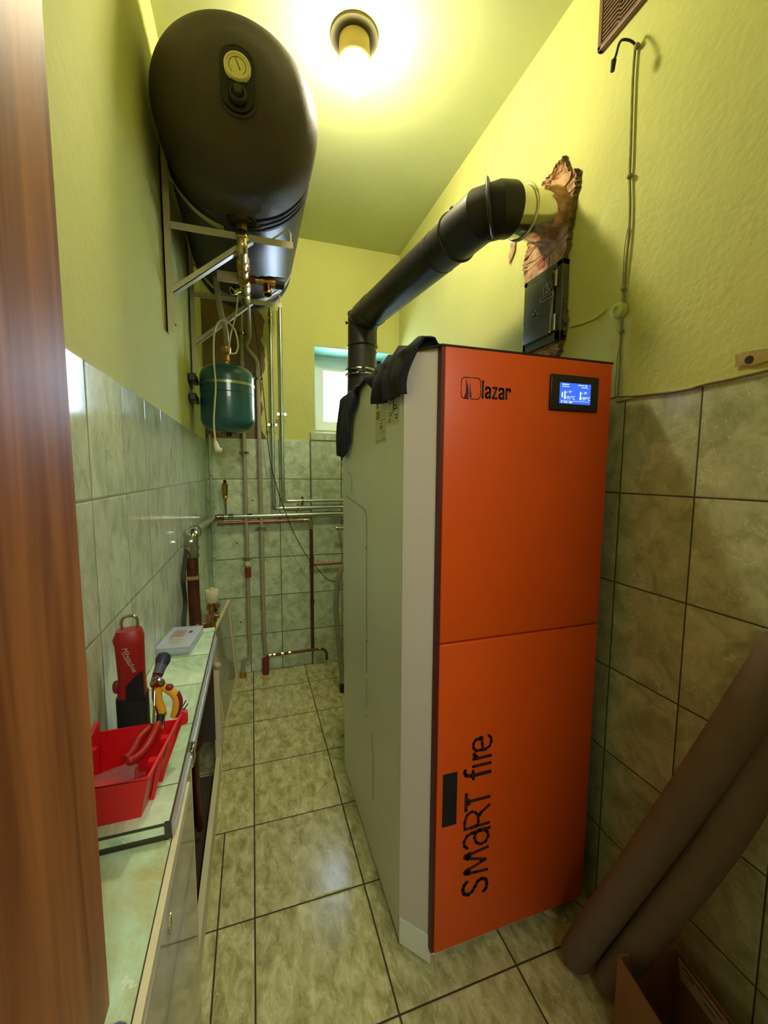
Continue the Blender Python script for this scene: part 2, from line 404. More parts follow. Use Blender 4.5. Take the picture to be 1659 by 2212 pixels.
        if solid: md = o.modifiers.new('solid', 'SOLIDIFY'); md.thickness = solid; md.offset = 0
        if sub: md = o.modifiers.new('sub', 'SUBSURF'); md.levels = sub; md.render_levels = sub
        if label: o['label'] = label
        if cat: o['category'] = cat
        if group: o['group'] = group
        if kind: o['kind'] = kind
        return o
def text(name, s, size, org, ux, uy, m, parent, shear=0.0, bold=0.0, depth=0.0004):
    c = bpy.data.curves.new(name, 'FONT'); c.body = s; c.size = size; c.extrude = depth; c.shear = shear; c.offset = bold
    c.align_x = 'CENTER'; c.align_y = 'CENTER'
    o = bpy.data.objects.new('tmp_text', c); COL.objects.link(o)
    bpy.context.view_layer.update()
    me = bpy.data.meshes.new_from_object(o.evaluated_get(bpy.context.evaluated_depsgraph_get()))
    bpy.data.objects.remove(o)
    ux, uy = V(ux), V(uy); nz = ux.normalized().cross(uy.normalized())
    po = WORG[parent.name]
    for v in me.vertices: v.co = V(org)-po+ux*v.co.x+uy*v.co.y+nz*v.co.z
    me.name = name; me.materials.clear(); me.materials.append(MT[m])
    r = bpy.data.objects.new(name, me); COL.objects.link(r); r.parent = parent; WORG[r.name] = po
    return r
def arc(cx, cy, r, a0, a1, n=10, ry=None):
    ry = r if ry is None else ry
    return [(cx+r*math.cos(math.radians(a0+(a1-a0)*i/n)), cy+ry*math.sin(math.radians(a0+(a1-a0)*i/n))) for i in range(n+1)]

# ------------------------------------------------------------------ room
XL, XR, YB, ZC = -0.2585, 0.9636, 2.6937, 2.734
ZT = 1.4951
YF = 0.10                      # inner face of the front wall
def struct(b, name, m, **k): return b.build(name, m, keep=True, kind='structure', **k)
def part(b, name, m, parent, **k): return b.build(name, m, parent=parent, **k)
struct(B().box(-1.6, 1.6, -2.0, YB+.3, -.1, 0), 'floor', 'floor')
struct(B().box(-1.6, 1.6, -2.0, YB+.3, ZC, ZC+.1), 'ceiling', 'ceil')
wl = struct(B().box(XL-.15, XL-.004, YF, YB, 0, ZC), 'wall_left', 'paint')
part(B().box(XL-.004, XL, YF, YB, 0, 1.4828), 'wall_tiles', 'tile_l', wl)
wr = struct(B().box(XR+.003, XR+.15, YF, YB, 0, ZC), 'wall_right', 'paint')
part(B().box(XR-.001, XR+.003, YF, YB, 0, ZT), 'wall_tiles', 'tile_r', wr)
q = B(); q.box(XR-.002, XR+.004, YF, YB, ZT-.001, ZT+.006); part(q, 'grout_bead', 'white_grout', wr)
# back wall with the window opening
WX0, WX1, WZ0, WZ1 = 0.392, 0.905, 1.556, 2.100
wb = B()
wb.box(XL-.15, WX0, YB+.003, YB+.32, 0, ZC); wb.box(WX1, XR+.15, YB+.003, YB+.32, 0, ZC)
wb.box(WX0, WX1, YB+.003, YB+.32, 0, WZ0); wb.box(WX0, WX1, YB+.003, YB+.32, WZ1, ZC)
wbk = struct(wb, 'wall_back', 'paint_b')
q = B(); q.box(XL, 0.36, YB-.003, YB+.003, 0, 1.5027); q.box(0.36, XR, YB-.010, YB+.003, 0, 1.542)
part(q, 'wall_tiles', 'tile_b', wbk)
q = B(); q.box(0.357, 0.360, YB-.012, YB-.003, 0, 1.5027); q.box(0.36, XR, YB-.0105, YB-.0098, 1.500, 1.5035)
part(q, 'tile_joint', 'sealant', wbk)
q = B(); q.box(0.56, XR+.15, YF-.12, YF, 0, ZC); q.box(-.56, XL+.05, YF-.12, YF, 0, ZC); q.box(XL+.05, 0.56, YF-.12, YF, 2.15, ZC)
struct(q, 'wall_front', 'hall')
q = B(); q.box(-1.6, -1.5, -2.0, YF, 0, ZC); q.box(1.5, 1.6, -2.0, YF, 0, ZC); q.box(-1.6, 1.6, -2.1, -2.0, 0, ZC)
q.box(-1.6, -.5, YF-.12, YF, 0, ZC); q.box(XR+.1, 1.6, YF-.12, YF, 0, ZC)
struct(q, 'wall_hall', 'hall')
# door lining beside the camera
q = B(); q.box(-.31, -.1475, YF-.2, .425, 0, ZC-.002, bev=.004)
jm = struct(q, 'trim_1', 'wood')
# window
q = B(); q.box(WX0, WX1, YB+.002, YB+.20, WZ1-.004, WZ1); q.box(WX1-.004, WX1, YB+.002, YB+.2, WZ0, WZ1); q.box(WX0, WX0+.004, YB+.002, YB+.2, WZ0, WZ1)
win = thing('window_1', None, None, (0.65, YB+.2, WZ0), kind='structure')
part(q, 'reveal', 'teal', win)
fy = YB+.20
q = B()
for (a, b_, c, d) in ((WX0+.004, WX1-.004, WZ0, WZ0+.045), (WX0+.004, WX1-.004, WZ1-.05, WZ1-.004), (WX0+.004, WX0+.035, WZ0, WZ1-.004), (WX1-.035, WX1-.004, WZ0, WZ1-.004)):
    q.box(a, b_, fy, fy+.06, c, d, bev=.003)
part(q, 'window_frame', 'pvc', win)
sx0, sx1, sz0, sz1 = WX0+.030, WX1-.030, WZ0+.035, WZ1-.042
def sash_ring(x0, x1, z0, z1, w, y0, y1):
    q = B()
    o = [(x0, z0), (x1, z0), (x1, z1), (x0, z1)]; i = [(x0+w, z0+w), (x1-w, z0+w), (x1-w, z1-w), (x0+w, z1-w)]
    for k in range(4):
        a, b_, c, d = o[k], o[(k+1) % 4], i[(k+1) % 4], i[k]
        q.prism([(a[0], y0, a[1]), (b_[0], y0, b_[1]), (c[0], y0+.006, c[1]), (d[0], y0+.006, d[1])], (0, y1-y0-.006, 0))
    return q
part(sash_ring(sx0, sx1, sz0, sz1, .062, fy-.014, fy+.04), 'sash', 'pvc', win)
q = B(); q.box(sx0+.058, sx1-.058, fy+.012, fy+.016, sz0+.058, sz1-.058); part(q, 'pane', 'glass', win)
q = B(); q.box(WX0+.006, WX1-.006, YB+.19, fy+.01, WZ0, WZ0+.006); part(q, 'seal', 'sealant', win)
q = B(); q.box(WX0-.035, WX1, YB-.010, YB+.2, WZ0-.016, WZ0-.001, bev=.002); struct(q, 'trim_2', 'tile_b')

# ------------------------------------------------------------------ ceiling lamp
LX, LY = 0.357, 1.456
lamp = thing('ceiling_lamp', 'round ceiling lamp with a lit globe bulb in a short cylindrical socket', 'lamp', (LX, LY, ZC))
q = B(); q.lathe((LX, LY, ZC), (0, 0, -1), [(0, .079), (.006, .079), (.008, .078), (.008, 0)], seg=56, cap0=False); part(q, 'ceiling_plate', 'plate', lamp, smooth=True)
q = B(); q.lathe((LX, LY, ZC-.014), (0, 0, -1), [(0, .050), (.062, .0535), (.068, .050), (.068, .030)], seg=48); part(q, 'socket', 'socket', lamp, smooth=True)
q = B(); q.lathe((LX, LY, ZC-.078), (0, 0, -1), [(0, .034), (.004, .046), (.020, .050), (.044, .050), (.066, .043), (.084, .028), (.093, .012), (.094, 0)], seg=40); part(q, 'globe', 'globe', lamp, smooth=True)

# ------------------------------------------------------------------ pellet boiler
bx0, bx1, by0, by1, bz1 = 0.355, 0.903, 0.885, 1.652, 1.585
cx_, cy_ = 0.415, 0.945       # chamfer: from (bx0, cy_) to (cx_, by0)
boiler = thing('pellet_boiler', 'tall grey boiler cabinet with orange front doors and a small lit display', 'boiler', (0.62, 1.25, 0))
q = B(); q.prism([(bx0, cy_, .0), (cx_+.002, by0+.001, 0), (bx1, by0+.001, 0), (bx1, by1, 0), (bx0, by1, 0)][::-1] and [(bx0, cy_+.002, .012), (cx_, by0+.004, .012), (bx1, by0+.004, .012), (bx1, by1, .012), (bx0, by1, .012)], (0, 0, bz1-.012))
part(q, 'casing', 'greyc', boiler)
q = B(); q.prism([(bx0-.0015, cy_, .088), (cx_-.001, by0, .074), (cx_-.001, by0, bz1), (bx0-.0015, cy_, bz1)], (.004, .004, 0)); part(q, 'corner_strip', 'cream_strip', boiler)
q = B(); q.prism([(bx0-.001, cy_-.002, 0.010), (cx_+.002, by0-.006, .002), (cx_+.002, by0-.006, .080), (bx0-.001, cy_-.002, .088)], (.004, .004, 0)); part(q, 'foot_plate', 'greyc', boiler)
for fx, fy_ in ((bx0+.001, 1.0), (bx0+.001, 1.55), (bx1-.045, 1.55), (bx1-.045, .93)):
    q = B(); q.box(fx, fx+.04, fy_, fy_+.04, 0, .013); part(q, 'foot', 'blk', boiler)
q = B(); q.prism([(bx0-.001, cy_-.001, bz1), (cx_-.002, by0-.022, bz1), (bx1+.002, by0-.022, bz1), (bx1+.002, by1, bz1), (bx0-.001, by1, bz1)], (0, 0, .004)); part(q, 'top_panel', 'blk', boiler)
DF = by0-.022                 # outer face of the doors
def door(name, z0, z1):
    q = B(); q.box(cx_+.006, bx1, DF, by0+.001, z0, z1, bev=.0035, seg=3)
    d = part(q, name, 'orange', boiler, smooth=True)
    return d
du = door('upper_door', .8885, bz1); dl = door('lower_door', .048, .8845)
q = B(); q.box(cx_-.002, cx_+.006, DF+.003, by0, .05, bz1-.001); part(q, 'door_edge', 'darkred', boiler)
N = V((0, -1, 0))
# emblem: rounded square with gaps and two sails
q = B(); L0, L1, Z0, Z1 = .4625, .5130, 1.4715, 1.5195
W, H = L1-L0, Z1-Z0; r = .010
def P2(a, b): return (a, b)
sq = [arc(r, r, r, 180, 270), arc(W-r, r, r, 270, 360), arc(W-r, H-r, r, 0, 90), arc(r, H-r, r, 90, 180)]
segs = [[(0, H*.45)]+sq[0]+[(W*.42, 0)], [(W*.5, 0)]+sq[1]+[(W, H*.45)], [(W, H*.52)]+sq[2]+[(W*.55, H)], [(W*.48, H)]+sq[3]+[(0, H*.52)]]
q.stroke(segs, .0016, (L0, DF, Z0), (1, 0, 0), (0, 0, 1), N)
def fillpoly(q, pts, org, t=.0008): q.prism([(org[0]+a, DF, org[2]+b) for a, b in pts], (0, -t, 0))
fillpoly(q, [(.0075, .0015), (.0185, .0015), (.0195, .012), (.0185, .024), (.0150, .036), (.0115, .045), (.0128, .030), (.0122, .015)], (L0, DF, Z0))
fillpoly(q, [(.0225, .003), (.0275, .003), (.0265, .010), (.0240, .022), (.0225, .035), (.0215, .035), (.0222, .018)], (L0, DF, Z0))
part(q, 'emblem', 'ink', du)
# brand word in heavy condensed lower case
q = B(); x0 = .5165; zb = 1.4735; h = .0300
def lt(polys, dx, w): q.stroke(polys, w, (x0+dx, DF, zb), (1, 0, 0), (0, 0, 1), N, k=6)
w = .0052
lt([[(w/2, w/2), (w/2, .0405)]], 0, w)
def la(dx):
    lt([[(.0025, h*.72), (.0035, h-.004), (.0085, h-.003), (.0130, h-.005), (.0138, h*.7), (.0138, w/2)], [(.0138, h*.55), (.0065, h*.48), (.0028, h*.38), (.0028, .0055), (.0065, .0025), (.0120, .006)]], dx, w)
la(.0085)
lt([[(.0025, h-.003), (.0125, h-.003), (.0028, .003), (.0130, .003)]], .0275, w)
la(.0450)
lt([[(.0028, w/2), (.0028, h-.003)], [(.0032, h*.72), (.0070, h-.004), (.0125, h-.004), (.0125, h*.68)]], .0640, w)
part(q, 'brand_word', 'inkb', du)
# display
dsp = part(B().box(.706, .856, DF-.006, DF, 1.457, 1.545, bev=.004, seg=3), 'control_display', 'blk', du, smooth=True) if False else part(B().box(.706, .856, DF-.006, DF, 1.457, 1.545, bev=.004, seg=3), 'control_display', 'blk', boiler, smooth=True)
SY = DF-.0065
part(B().box(.733, .829, SY, DF-.004, 1.4745, 1.5255), 'screen', 'screen', dsp)
q = B(); st = lambda pl, w, ox, oz: q.stroke(pl, w, (ox, SY, oz), (1, 0, 0), (0, 0, 1), N, t=.0003, k=6)
st([[(0, 0), (.019, 0)]], .0018, .7405, 1.5215); st([[(0, 0), (.020, 0)]], .0013, .7405, 1.5165)
st([[(0, 0), (.018, 0)]], .0013, .800, 1.5165); st([[(0, 0), (.003, 0)], [(.006, .0), (.010, 0)], [(.014, 0), (.016, 0)], [(.021, 0), (.026, 0)]], .0020, .790, 1.5215)
st([[(0, 0), (.088, 0)]], .0007, .737, 1.4815); st([[(0, 0), (.003, 0)], [(.009, 0), (.018, 0)], [(.025, 0), (.033, 0)]], .0022, .738, 1.4780)
for ox in (.749, .797):     # thermometers
    st([[(0, 0), (0, .014)]], .0032, ox, 1.4905); st([arc(0, 0, .0026, 0, 360, 10)], .0012, ox, 1.4885); st([[(.003, .012), (.007, .012)], [(.004, .0), (.007, .0)]], .0009, ox, 1.4905)
st([[(0, 0), (0, .012)], [(.003, 0), (.003, .012)], [(0, .004), (.003, .004)], [(0, .008), (.003, .008)]], .0010, .7395, 1.4900)
part(q, 'screen_graphics', 'screentxt', dsp)
text('screen_digits', '31\u00b0C', .0120, (.7680, SY-.0003, 1.4890), (1, 0, 0), (0, 0, 1), 'screentxt', dsp, depth=.0001)
text('screen_digits', '39\u00b0C', .0120, (.8160, SY-.0003, 1.4890), (1, 0, 0), (0, 0, 1), 'screentxt', dsp, depth=.0001)
text('screen_digits', '70\u00b0', .0075, (.7650, SY-.0003, 1.5035), (1, 0, 0), (0, 0, 1), 'screentxt', dsp, depth=.0001)
text('screen_digits', '60\u00b0', .0075, (.8130, SY-.0003, 1.5035), (1, 0, 0), (0, 0, 1), 'screentxt', dsp, depth=.0001)
# lower door: recessed grip and vertical lettering
part(B().box(.4365, .4765, DF-.0012, DF+.004, .4035, .5465), 'handle_recess', 'blkm', dl)
q = B(); cap = .0770; U = V((0, 0, 1))*cap; X = V((1, 0, 0))*(-cap)
def gl(polys, adv, w=.085): q.stroke([(pl[0]*1.08, pl[1]) if isinstance(pl, tuple) else pl for pl in polys], w*1.3, (.5755, DF, .180+adv*cap), U, X, N, k=10)
gl([smooth2 for smooth2 in [[(.05, .16), (.12, .06), (.30, .03), (.48, .08), (.56, .24), (.50, .40), (.34, .50), (.18, .60), (.10, .76), (.18, .92), (.36, .97), (.52, .92), (.60, .82)]]], .0, .095)
gl([[(.06, .04), (.10, .50), (.14, .90)], (.16, [(.13, .74), (.20, .90), (.27, .76)]), [(.26, .84), (.46, .12)], (.11, [(.47, .30), (.47, .12)]), [(.48, .12), (.70, .80)], (.17, [(.70, .76), (.78, .90), (.83, .74)]), [(.82, .80), (.92, .04)]], .78, .075)
gl([[(.08, .84), (.18, .95), (.36, .97), (.54, .86), (.60, .68)], (.13, [(.58, .62), (.62, .40), (.60, .12)]), [(.60, .06), (.62, .0)], [(.56, .52), (.40, .58), (.20, .50), (.09, .32), (.14, .12), (.32, .03), (.48, .08), (.58, .18)]], 1.79, .08)
gl([[(.08, .03), (.07, .96)], (.12, [(.09, .50), (.07, .72)]), [(.07, .95), (.34, .97), (.58, .88), (.66, .70), (.58, .54), (.42, .46), (.24, .44), (.10, .47)], (.12, [(.44, .44), (.54, .34)]), [(.54, .34), (.74, .03)]], 2.52, .075)
gl([(.11, [(.03, .93), (.62, .93)]), (.14, [(.26, .82), (.38, .86)]), (.10, [(.33, .90), (.33, .04)])], 3.24, .1)
part(q, 'lettering', 'ink', dl); q = B()
gl([(.12, [(.18, .04), (.18, .74), (.24, .96), (.36, 1.02)]), (.10, [(.06, .68), (.34, .70)])], 4.30, .1)
gl([(.095, [(.08, .04), (.08, .70)]), (.10, [(.00, 1.0), (.005, 1.0)])], 4.72, .1)
gl([(.095, [(.08, .04), (.08, .70)]), (.15, [(.12, .58), (.12, .66)]), (.12, [(.14, .60), (.26, .68)])], 4.98, .1)
gl([[(.10, .42), (.10, .60), (.22, .71), (.38, .71), (.50, .62), (.54, .44)], (.12, [(.50, .42), (.50, .52)]), [(.54, .40), (.30, .38), (.12, .34)], (.10, [(.10, .44), (.08, .26)]), [(.08, .26), (.16, .10), (.32, .03), (.48, .06), (.56, .14)]], 5.24, .075)
part(q, 'lettering', 'ink', dl)
# side face: stickers, access panel outline and screws
SX = bx0
def sface(q, y0, y1, z0, z1, t=.0006): q.box(SX-t, SX+.001, min(y0, y1), max(y0, y1), z0, z1)
q = B(); sface(q, 1.190, 1.086, 1.384, 1.578); lb1 = part(q, 'rating_label', 'paper', boiler)
q = B(); sface(q, 1.080, .980, 1.425, 1.578); lb2 = part(q, 'rating_label', 'paper', boiler)
def marks(items, m, parent, name='printed_marks'):
    q = B()
    for y0, y1, z0, z1 in items: sface(q, y0, y1, z0, z1, t=.0010)
    return part(q, name, m, parent)
marks([(1.178, 1.160, 1.545, 1.575), (1.178, 1.168, 1.535, 1.540), (1.178, 1.170, 1.518, 1.526), (1.178, 1.158, 1.505, 1.512), (1.178, 1.160, 1.495, 1.501), (1.178, 1.156, 1.487, 1.491), (1.120, 1.106, 1.492, 1.508), (1.140, 1.125, 1.437, 1.440), (1.145, 1.118, 1.429, 1.432), (1.145, 1.122, 1.423, 1.426), (1.186, 1.090, 1.391, 1.3925), (1.150, 1.095, 1.4145, 1.4155), (1.155, 1.095, 1.448, 1.449), (1.118, 1.105, 1.396, 1.398)], 'inkg', lb1)
marks([(1.180, 1.148, 1.470, 1.476), (1.180, 1.145, 1.462, 1.467), (1.180, 1.150, 1.455, 1.460)], 'redink', lb1, 'red_print')
marks([(1.060, 1.040, 1.489, 1.491), (1.062, 1.036, 1.482, 1.484), (1.030, 1.022, 1.458, 1.500), (1.058, 1.030, 1.456, 1.458), (1.060, 1.035, 1.450, 1.452), (1.020, .995, 1.462, 1.466), (1.020, 1.0, 1.470, 1.474), (1.010, .995, 1.438, 1.442), (1.012, .993, 1.446, 1.449), (1.070, 1.050, 1.434, 1.436), (1.068, 1.045, 1.440, 1.442)], 'inkg', lb2)
q = B()
ln = [(1.60, 1.205), (1.44, 1.190), (1.32, 1.178), (1.296, 1.165), (1.286, 1.13), (1.285, .62)]
for a, b_ in zip(ln, ln[1:]):
    q.tube([(SX-.0002, a[0], a[1]), (SX-.0002, b_[0], b_[1])], .0009, 6)
q.tube([(SX-.0002, 1.285, .60), (SX-.0002, 1.285, .50)], .0007, 6)
for a, b_ in (((1.22, .44), (1.205, .36)), ((1.205, .36), (1.205, .22)), ((1.56, 1.30), (1.50, 1.285)), ((1.50, 1.285), (1.50, 1.22))):
    q.tube([(SX-.0002, a[0], a[1]), (SX-.0002, b_[0], b_[1])], .0007, 6)
part(q, 'panel_joint', 'inkg', boiler)
for (u, v) in ((791, 1184), (793, 1385), (793, 1545), (808, 1665), (771, 1421), (751, 1156), (753, 1323), (755, 1532), (762, 1478), (768, 1095)):
    p = on(u, v, 'x', SX); q = B(); q.lathe((SX+.001, p.y, p.z), (-1, 0, 0), [(0, .0045), (.002, .0042), (.0032, .002), (.0032, 0)], seg=12); part(q, 'screw', 'chrome', boiler, smooth=True)
q = B(); q.box(.42, .62, by1, by1+.10, .95, 1.2, bev=.01); part(q, 'fan_housing', 'blk', boiler, smooth=True)

# ------------------------------------------------------------------ flue pipe
fl = thing('flue_pipe', 'black flue pipe rising behind the boiler and bending into the right wall', 'pipe', (.55, 2.2, 1.1))
D = .0745
S0 = V((.548, 2.18, 1.0)); S1 = V((.555, 2.18, 2.045))
E1 = V((.790, 1.165, 2.115)); WH = V((XR+.05, 1.165, 2.122))
# keep the diagonal's ends where the photo shows them
S1 = on(783, 690, 'y', 2.16); E1 = on(1060, 449, 'y', 1.165); WH = on(1192, 470, 'x', XR-.006)
S0 = V((S1.x-.02, S1.y, 1.0))
q = B(); q.cyl(S0, S1-V((0, 0, .02)), D, 40); part(q, 'riser', 'flue', fl, smooth=True)
dg = (E1-S1).normalized()
q = B(); q.cyl(S1+dg*.09, E1-dg*.16, D, 40); part(q, 'diagonal_pipe', 'flue', fl, smooth=True)
def seg_elbow(name, a, b_, c, r):
    q = B(); pts = [a, b_, c]
    u = (a-b_); w = (c-b_); n1 = u.normalized(); n2 = w.normalized()
    pth = [a, b_+n1*r*.55, b_+n2*r*.55, c]
    q.tube(pth, r*1.0, 40); return part(q, name, 'flue', fl, smooth=True, angle=14)
seg_elbow('lower_elbow', S1-V((0, 0, .14)), S1, S1+dg*.15, D+.0025)
wd = (WH-E1).normalized()
seg_elbow('upper_elbow', E1-dg*.17, E1, E1+wd*.066, D+.0025)
def bead(p, d, r, m='flue', t=.006, name='bead'):
    q = B(); d = V(d).normalized(); q.lathe(V(p)-d*t, d, [(0, r-.003), (t*.4, r+.005), (t, r+.008), (t*1.6, r+.005), (t*2, r-.003)], seg=48); return part(q, name, m, fl, smooth=True)
bead(S1-V((0, 0, .14)), (0, 0, 1), D); bead(S1+dg*.012, dg+V((0, 0, .9)), D+.003); bead(S1+dg*.002-V((0, 0, .015)), (dg+V((0, 0, .1))), D-.001)
bead(E1-dg*.17, dg, D); bead(E1-dg*.002, dg+wd, D-.002)
for k, (p, d) in enumerate(((S1-V((0, 0, .17)), V((0, 0, 1))), (S1+dg*.15, dg), (E1-dg*.27, dg))):
    q = B(); d.normalize(); q.lathe(p-d*.0012, d, [(0, D-.002), (0.0004, D+.0012), (.002, D+.0012), (.0024, D-.002)], seg=40); part(q, 'pipe_seam', 'blkm', fl, smooth=True)
q = B(); q.cyl(E1+wd*.05, WH, D-.002, 48); part(q, 'wall_sleeve', 'fluein', fl, smooth=True)
bead(E1+wd*.118, wd, D-.003, 'fluein', .004, 'sleeve_rib')
cz = on(765, 806, 'y', S1.y).z
for k, dz in enumerate((.012, -.012)):
    q = B(); q.lathe((S1.x-.012, S1.y, cz+dz-.006), (0, 0, 1), [(0, D), (.001, D+.005), (.006, D+.007), (.011, D+.005), (.012, D)], seg=48); part(q, 'clamp_band', 'chrome', fl, smooth=True)
pf = V((S1.x-.03, S1.y-D-.012, cz)); q = B(); q.cyl(pf+V((-.02, 0, 0)), pf+V((.02, 0, 0)), .006, 12); part(q, 'clamp_screw', 'chrome', fl, smooth=True)
for p in (S1+V((-D-.012, -.01, -.03)), E1-dg*.16+V((-.03, 0, D+.004)), E1-dg*.02+V((0, -.02, -D-.012))):
    q = B(); q.sphere(p, .008, seg=8); part(q, 'clip', 'flue', fl, smooth=True)

# ------------------------------------------------------------------ torn plaster around the flue, clean-out door
def wallp(u, v, off=0.0): return on(u, v, 'x', XR-off)
out = [(1222, 340), (1213, 352), (1200, 372), (1180, 392), (1170, 404), (1168, 430), (1166, 470), (1150, 500), (1145, 520), (1140, 548), (1133, 575), (1134, 600), (1140, 640), (1137, 680), (1133, 700), (1136, 730), (1139, 768), (1160, 770), (1190, 772), (1208, 775), (1214, 760), (1220, 740), (1224, 715), (1228, 690), (1224, 660), (1228, 620), (1224, 590), (1226, 560), (1235, 520), (1240, 490), (1246, 450), (1250, 410), (1256, 385), (1255, 366), (1243, 374), (1230, 362), (1226, 345)]
pp = [wallp(u, v) for u, v in out]
C0 = sum(pp, V((0, 0, 0)))/len(pp)
def ragged(pts, n=4, amp=.004):
    r = []
    for a, b_ in zip(pts, pts[1:]+pts[:1]):
        for j in range(n):
            t = j/n; p = a.lerp(b_, t); r.append(p+V((0, random.uniform(-amp, amp), random.uniform(-amp, amp))))
    return r
hole = thing('torn_plaster_patch', 'ragged strip of torn plaster and brick around the flue pipe', 'plaster damage', (XR, 1.2, 1.7))
rg = ragged(pp, 7, .0055)
cen = [V((XR, 1.195, z)) for z in np.linspace(1.72, 2.25, 8)]
q = B()
def nearest(p): return min(cen, key=lambda c: (c-p).length)
rows = []
for k, (f, d) in enumerate(((1.0, .0005), (.93, .009), (.80, .004), (.55, .006), (.2, .006), (0.0, .006))):
    rows.append([V((XR-d-random.uniform(0, .007)*(k > 0), nearest(p).y+(p.y-nearest(p).y)*f, nearest(p).z+(p.z-nearest(p).z)*f)) for p in rg])
for rr_ in rows: rr_.append(rr_[0].copy())
q.grid(rows[1:]); part(q, 'bare_mortar', 'masonry', hole)
q = B(); q.grid(rows[:2]); part(q, 'plaster_edge', 'masonryd', hole)
q = B(); q.prism([wallp(u, v, .004) for u, v in ((1160, 560), (1178, 548), (1178, 575), (1160, 590))], (-.006, 0, 0)); part(q, 'exposed_brick', 'brick', hole)
q = B(); q.lathe((XR, WH.y, WH.z), (-1, 0, 0), [(0, .082), (.016, .081), (.034, .080), (.052, .079), (.062, .077), (.068, .074), (.070, .070)], seg=44, cap1=False)
for v in q.bm.verts: v.co += V((random.uniform(-.009, .009), random.uniform(-.003, .003), random.uniform(-.003, .003)))
part(q, 'mortar_collar', 'masonry', hole)
q = B(); q.prism([wallp(u, v, .002) for u, v in ((1199, 742), (1213, 730), (1212, 752), (1200, 768))], (-.006, 0, 0)); part(q, 'grey_mortar', 'mortar', hole)
q = B(); q.prism([wallp(u, v, .001) for u, v in ((1109, 519), (1115, 516), (1113, 540), (1107, 556), (1101, 570), (1100, 556), (1103, 540), (1104, 525))], (-.003, 0, 0))
part(q, 'plaster_chip', 'masonry', hole)
# pale filler smear and second bare strip at the right
q = B(); ys = [wallp(u, v, .0002) for u, v in ((1232, 696), (1260, 690), (1285, 678), (1308, 664), (1310, 670), (1288, 688), (1262, 700), (1232, 706))]
q.prism(ragged(ys, 2, .002), (-.0015, 0, 0)); part(q, 'filler_smear', mat('pale_filler', S(206, 214, 126), .8), hole)
q = B(); q.prism(ragged([wallp(u, v, 0) for u, v in ((1590, 765), (1659, 752), (1720, 738), (1720, 770), (1659, 781), (1588, 795))], 3, .003), (-.0025, 0, 0))
pt = q.build('bare_plaster_strip', mat('bare_plaster', S(178, 160, 98), .9, var=.12, vscale=40, bump=.5), label='short bare plaster strip with a drilled hole above the right wall tiles', cat='plaster damage')
hp = wallp(1618, 777, .003); q = B(); q.lathe((XR, hp.y, hp.z), (-1, 0, 0), [(0, .008), (.0035, .008), (.0036, 0)], seg=14); part(q, 'drilled_hole', 'blkm', pt)

cy0, cy1, cz0, cz1 = 1.112, 1.302, 1.727, 1.972
cd_ = thing('chimney_access_door', 'dark steel chimney cleaning door set in torn plaster above the boiler', 'access door', (XR, 1.2, cz0))
q = B(); X0 = XR-.022
for (a, b_, c, d) in ((cy0, cy1, cz0, cz0+.03), (cy0, cy1, cz1-.018, cz1), (cy1-.016, cy1, cz0, cz1), (cy0, cy0+.026, cz0, cz1)): q.box(X0, XR+.01, a, b_, c, d, bev=.0015)
fr_ = part(q, 'door_frame', 'inox', cd_)
q = B(); q.box(X0-.010, X0+.004, cy0+.040, cy1-.012, cz0+.026, cz1-.024, bev=.004, seg=3); dp = part(q, 'door_panel', 'inox', cd_, smooth=True)
q = B(); q.box(X0-.011, X0-.002, cy0+.030, cy0+.038, cz0+.03, cz1-.026, bev=.002); part(q, 'hinge_strip', 'chrome', cd_)
for z in (cz0+.055, cz1-.055): q = B(); q.cyl((X0-.008, cy0+.018, z-.025), (X0-.008, cy0+.018, z+.025), .005, 12); part(q, 'hinge_pin', 'chrome', cd_, smooth=True)
q = B(); yk, zk = on(1158, 680, 'x', X0-.01).y, on(1158, 680, 'x', X0-.01).z
q.lathe((X0-.009, yk, zk), (-1, 0, 0), [(0, .013), (.003, .013), (.004, .009), (.012, .009), (.013, 0)], seg=20); part(q, 'lock_knob', 'chrome', cd_, smooth=True)
q = B(); NX = V((-1, 0, 0)); o_ = (X0-.010, on(1167, 672, 'x', X0-.01).y, on(1167, 655, 'x', X0-.01).z)
q.stroke([[(0, 0), (.060, 0), (.060, .013), (0, .013), (0, 0)], [(.012, .018), (.012, .045), (.026, .045), (.026, .02)], [(.014, .022), (.045, .022)], arc(.043, .036, .010, 0, 360, 10), [(.022, .045), (.026, .056), (.032, .040)]], .0022, o_, (0, -1, 0), (0, 0, 1), NX, t=.0015)
part(q, 'embossed_emblem', 'silver', dp)
q = B(); q.lathe((X0-.003, on(1177, 743, 'x', X0).y, cz0+.014), (-1, 0, 0), [(0, .005), (.003, .004), (.003, 0)], seg=10); part(q, 'screw', 'chrome', cd_)

# ------------------------------------------------------------------ vent grille
vg = thing('vent_grille', 'brown slotted vent grille high on the right wall', 'vent', (XR, .93, 2.476))
vy0, vy1, vz0, vz1 = .83, 1.026, 2.476, 2.672
q = B()
for (a, b_, c, d) in ((vy0, vy1, vz0, vz0+.014), (vy0, vy1, vz1-.014, vz1), (vy0, vy0+.014, vz0, vz1), (vy1-.014, vy1, vz0, vz1)): q.box(XR-.012, XR+.003, a, b_, c, d, bev=.003)
part(q, 'grille_frame', 'brownpl', vg)
q = B(); q.box(XR-.001, XR+.003, vy0+.01, vy1-.01, vz0+.01, vz1-.01); part(q, 'dark_backing', 'blkm', vg)
q = B(); z = vz0+.020
while z < vz1-.018:
    q.box(XR-.009, XR-.0005, vy0+.012, vy1-.012, z, z+.0055); z += .0105
for y in np.linspace(vy0+.012, vy1-.012, 4): q.box(XR-.009, XR-.0005, y-.003, y+.003, vz0+.012, vz1-.012)
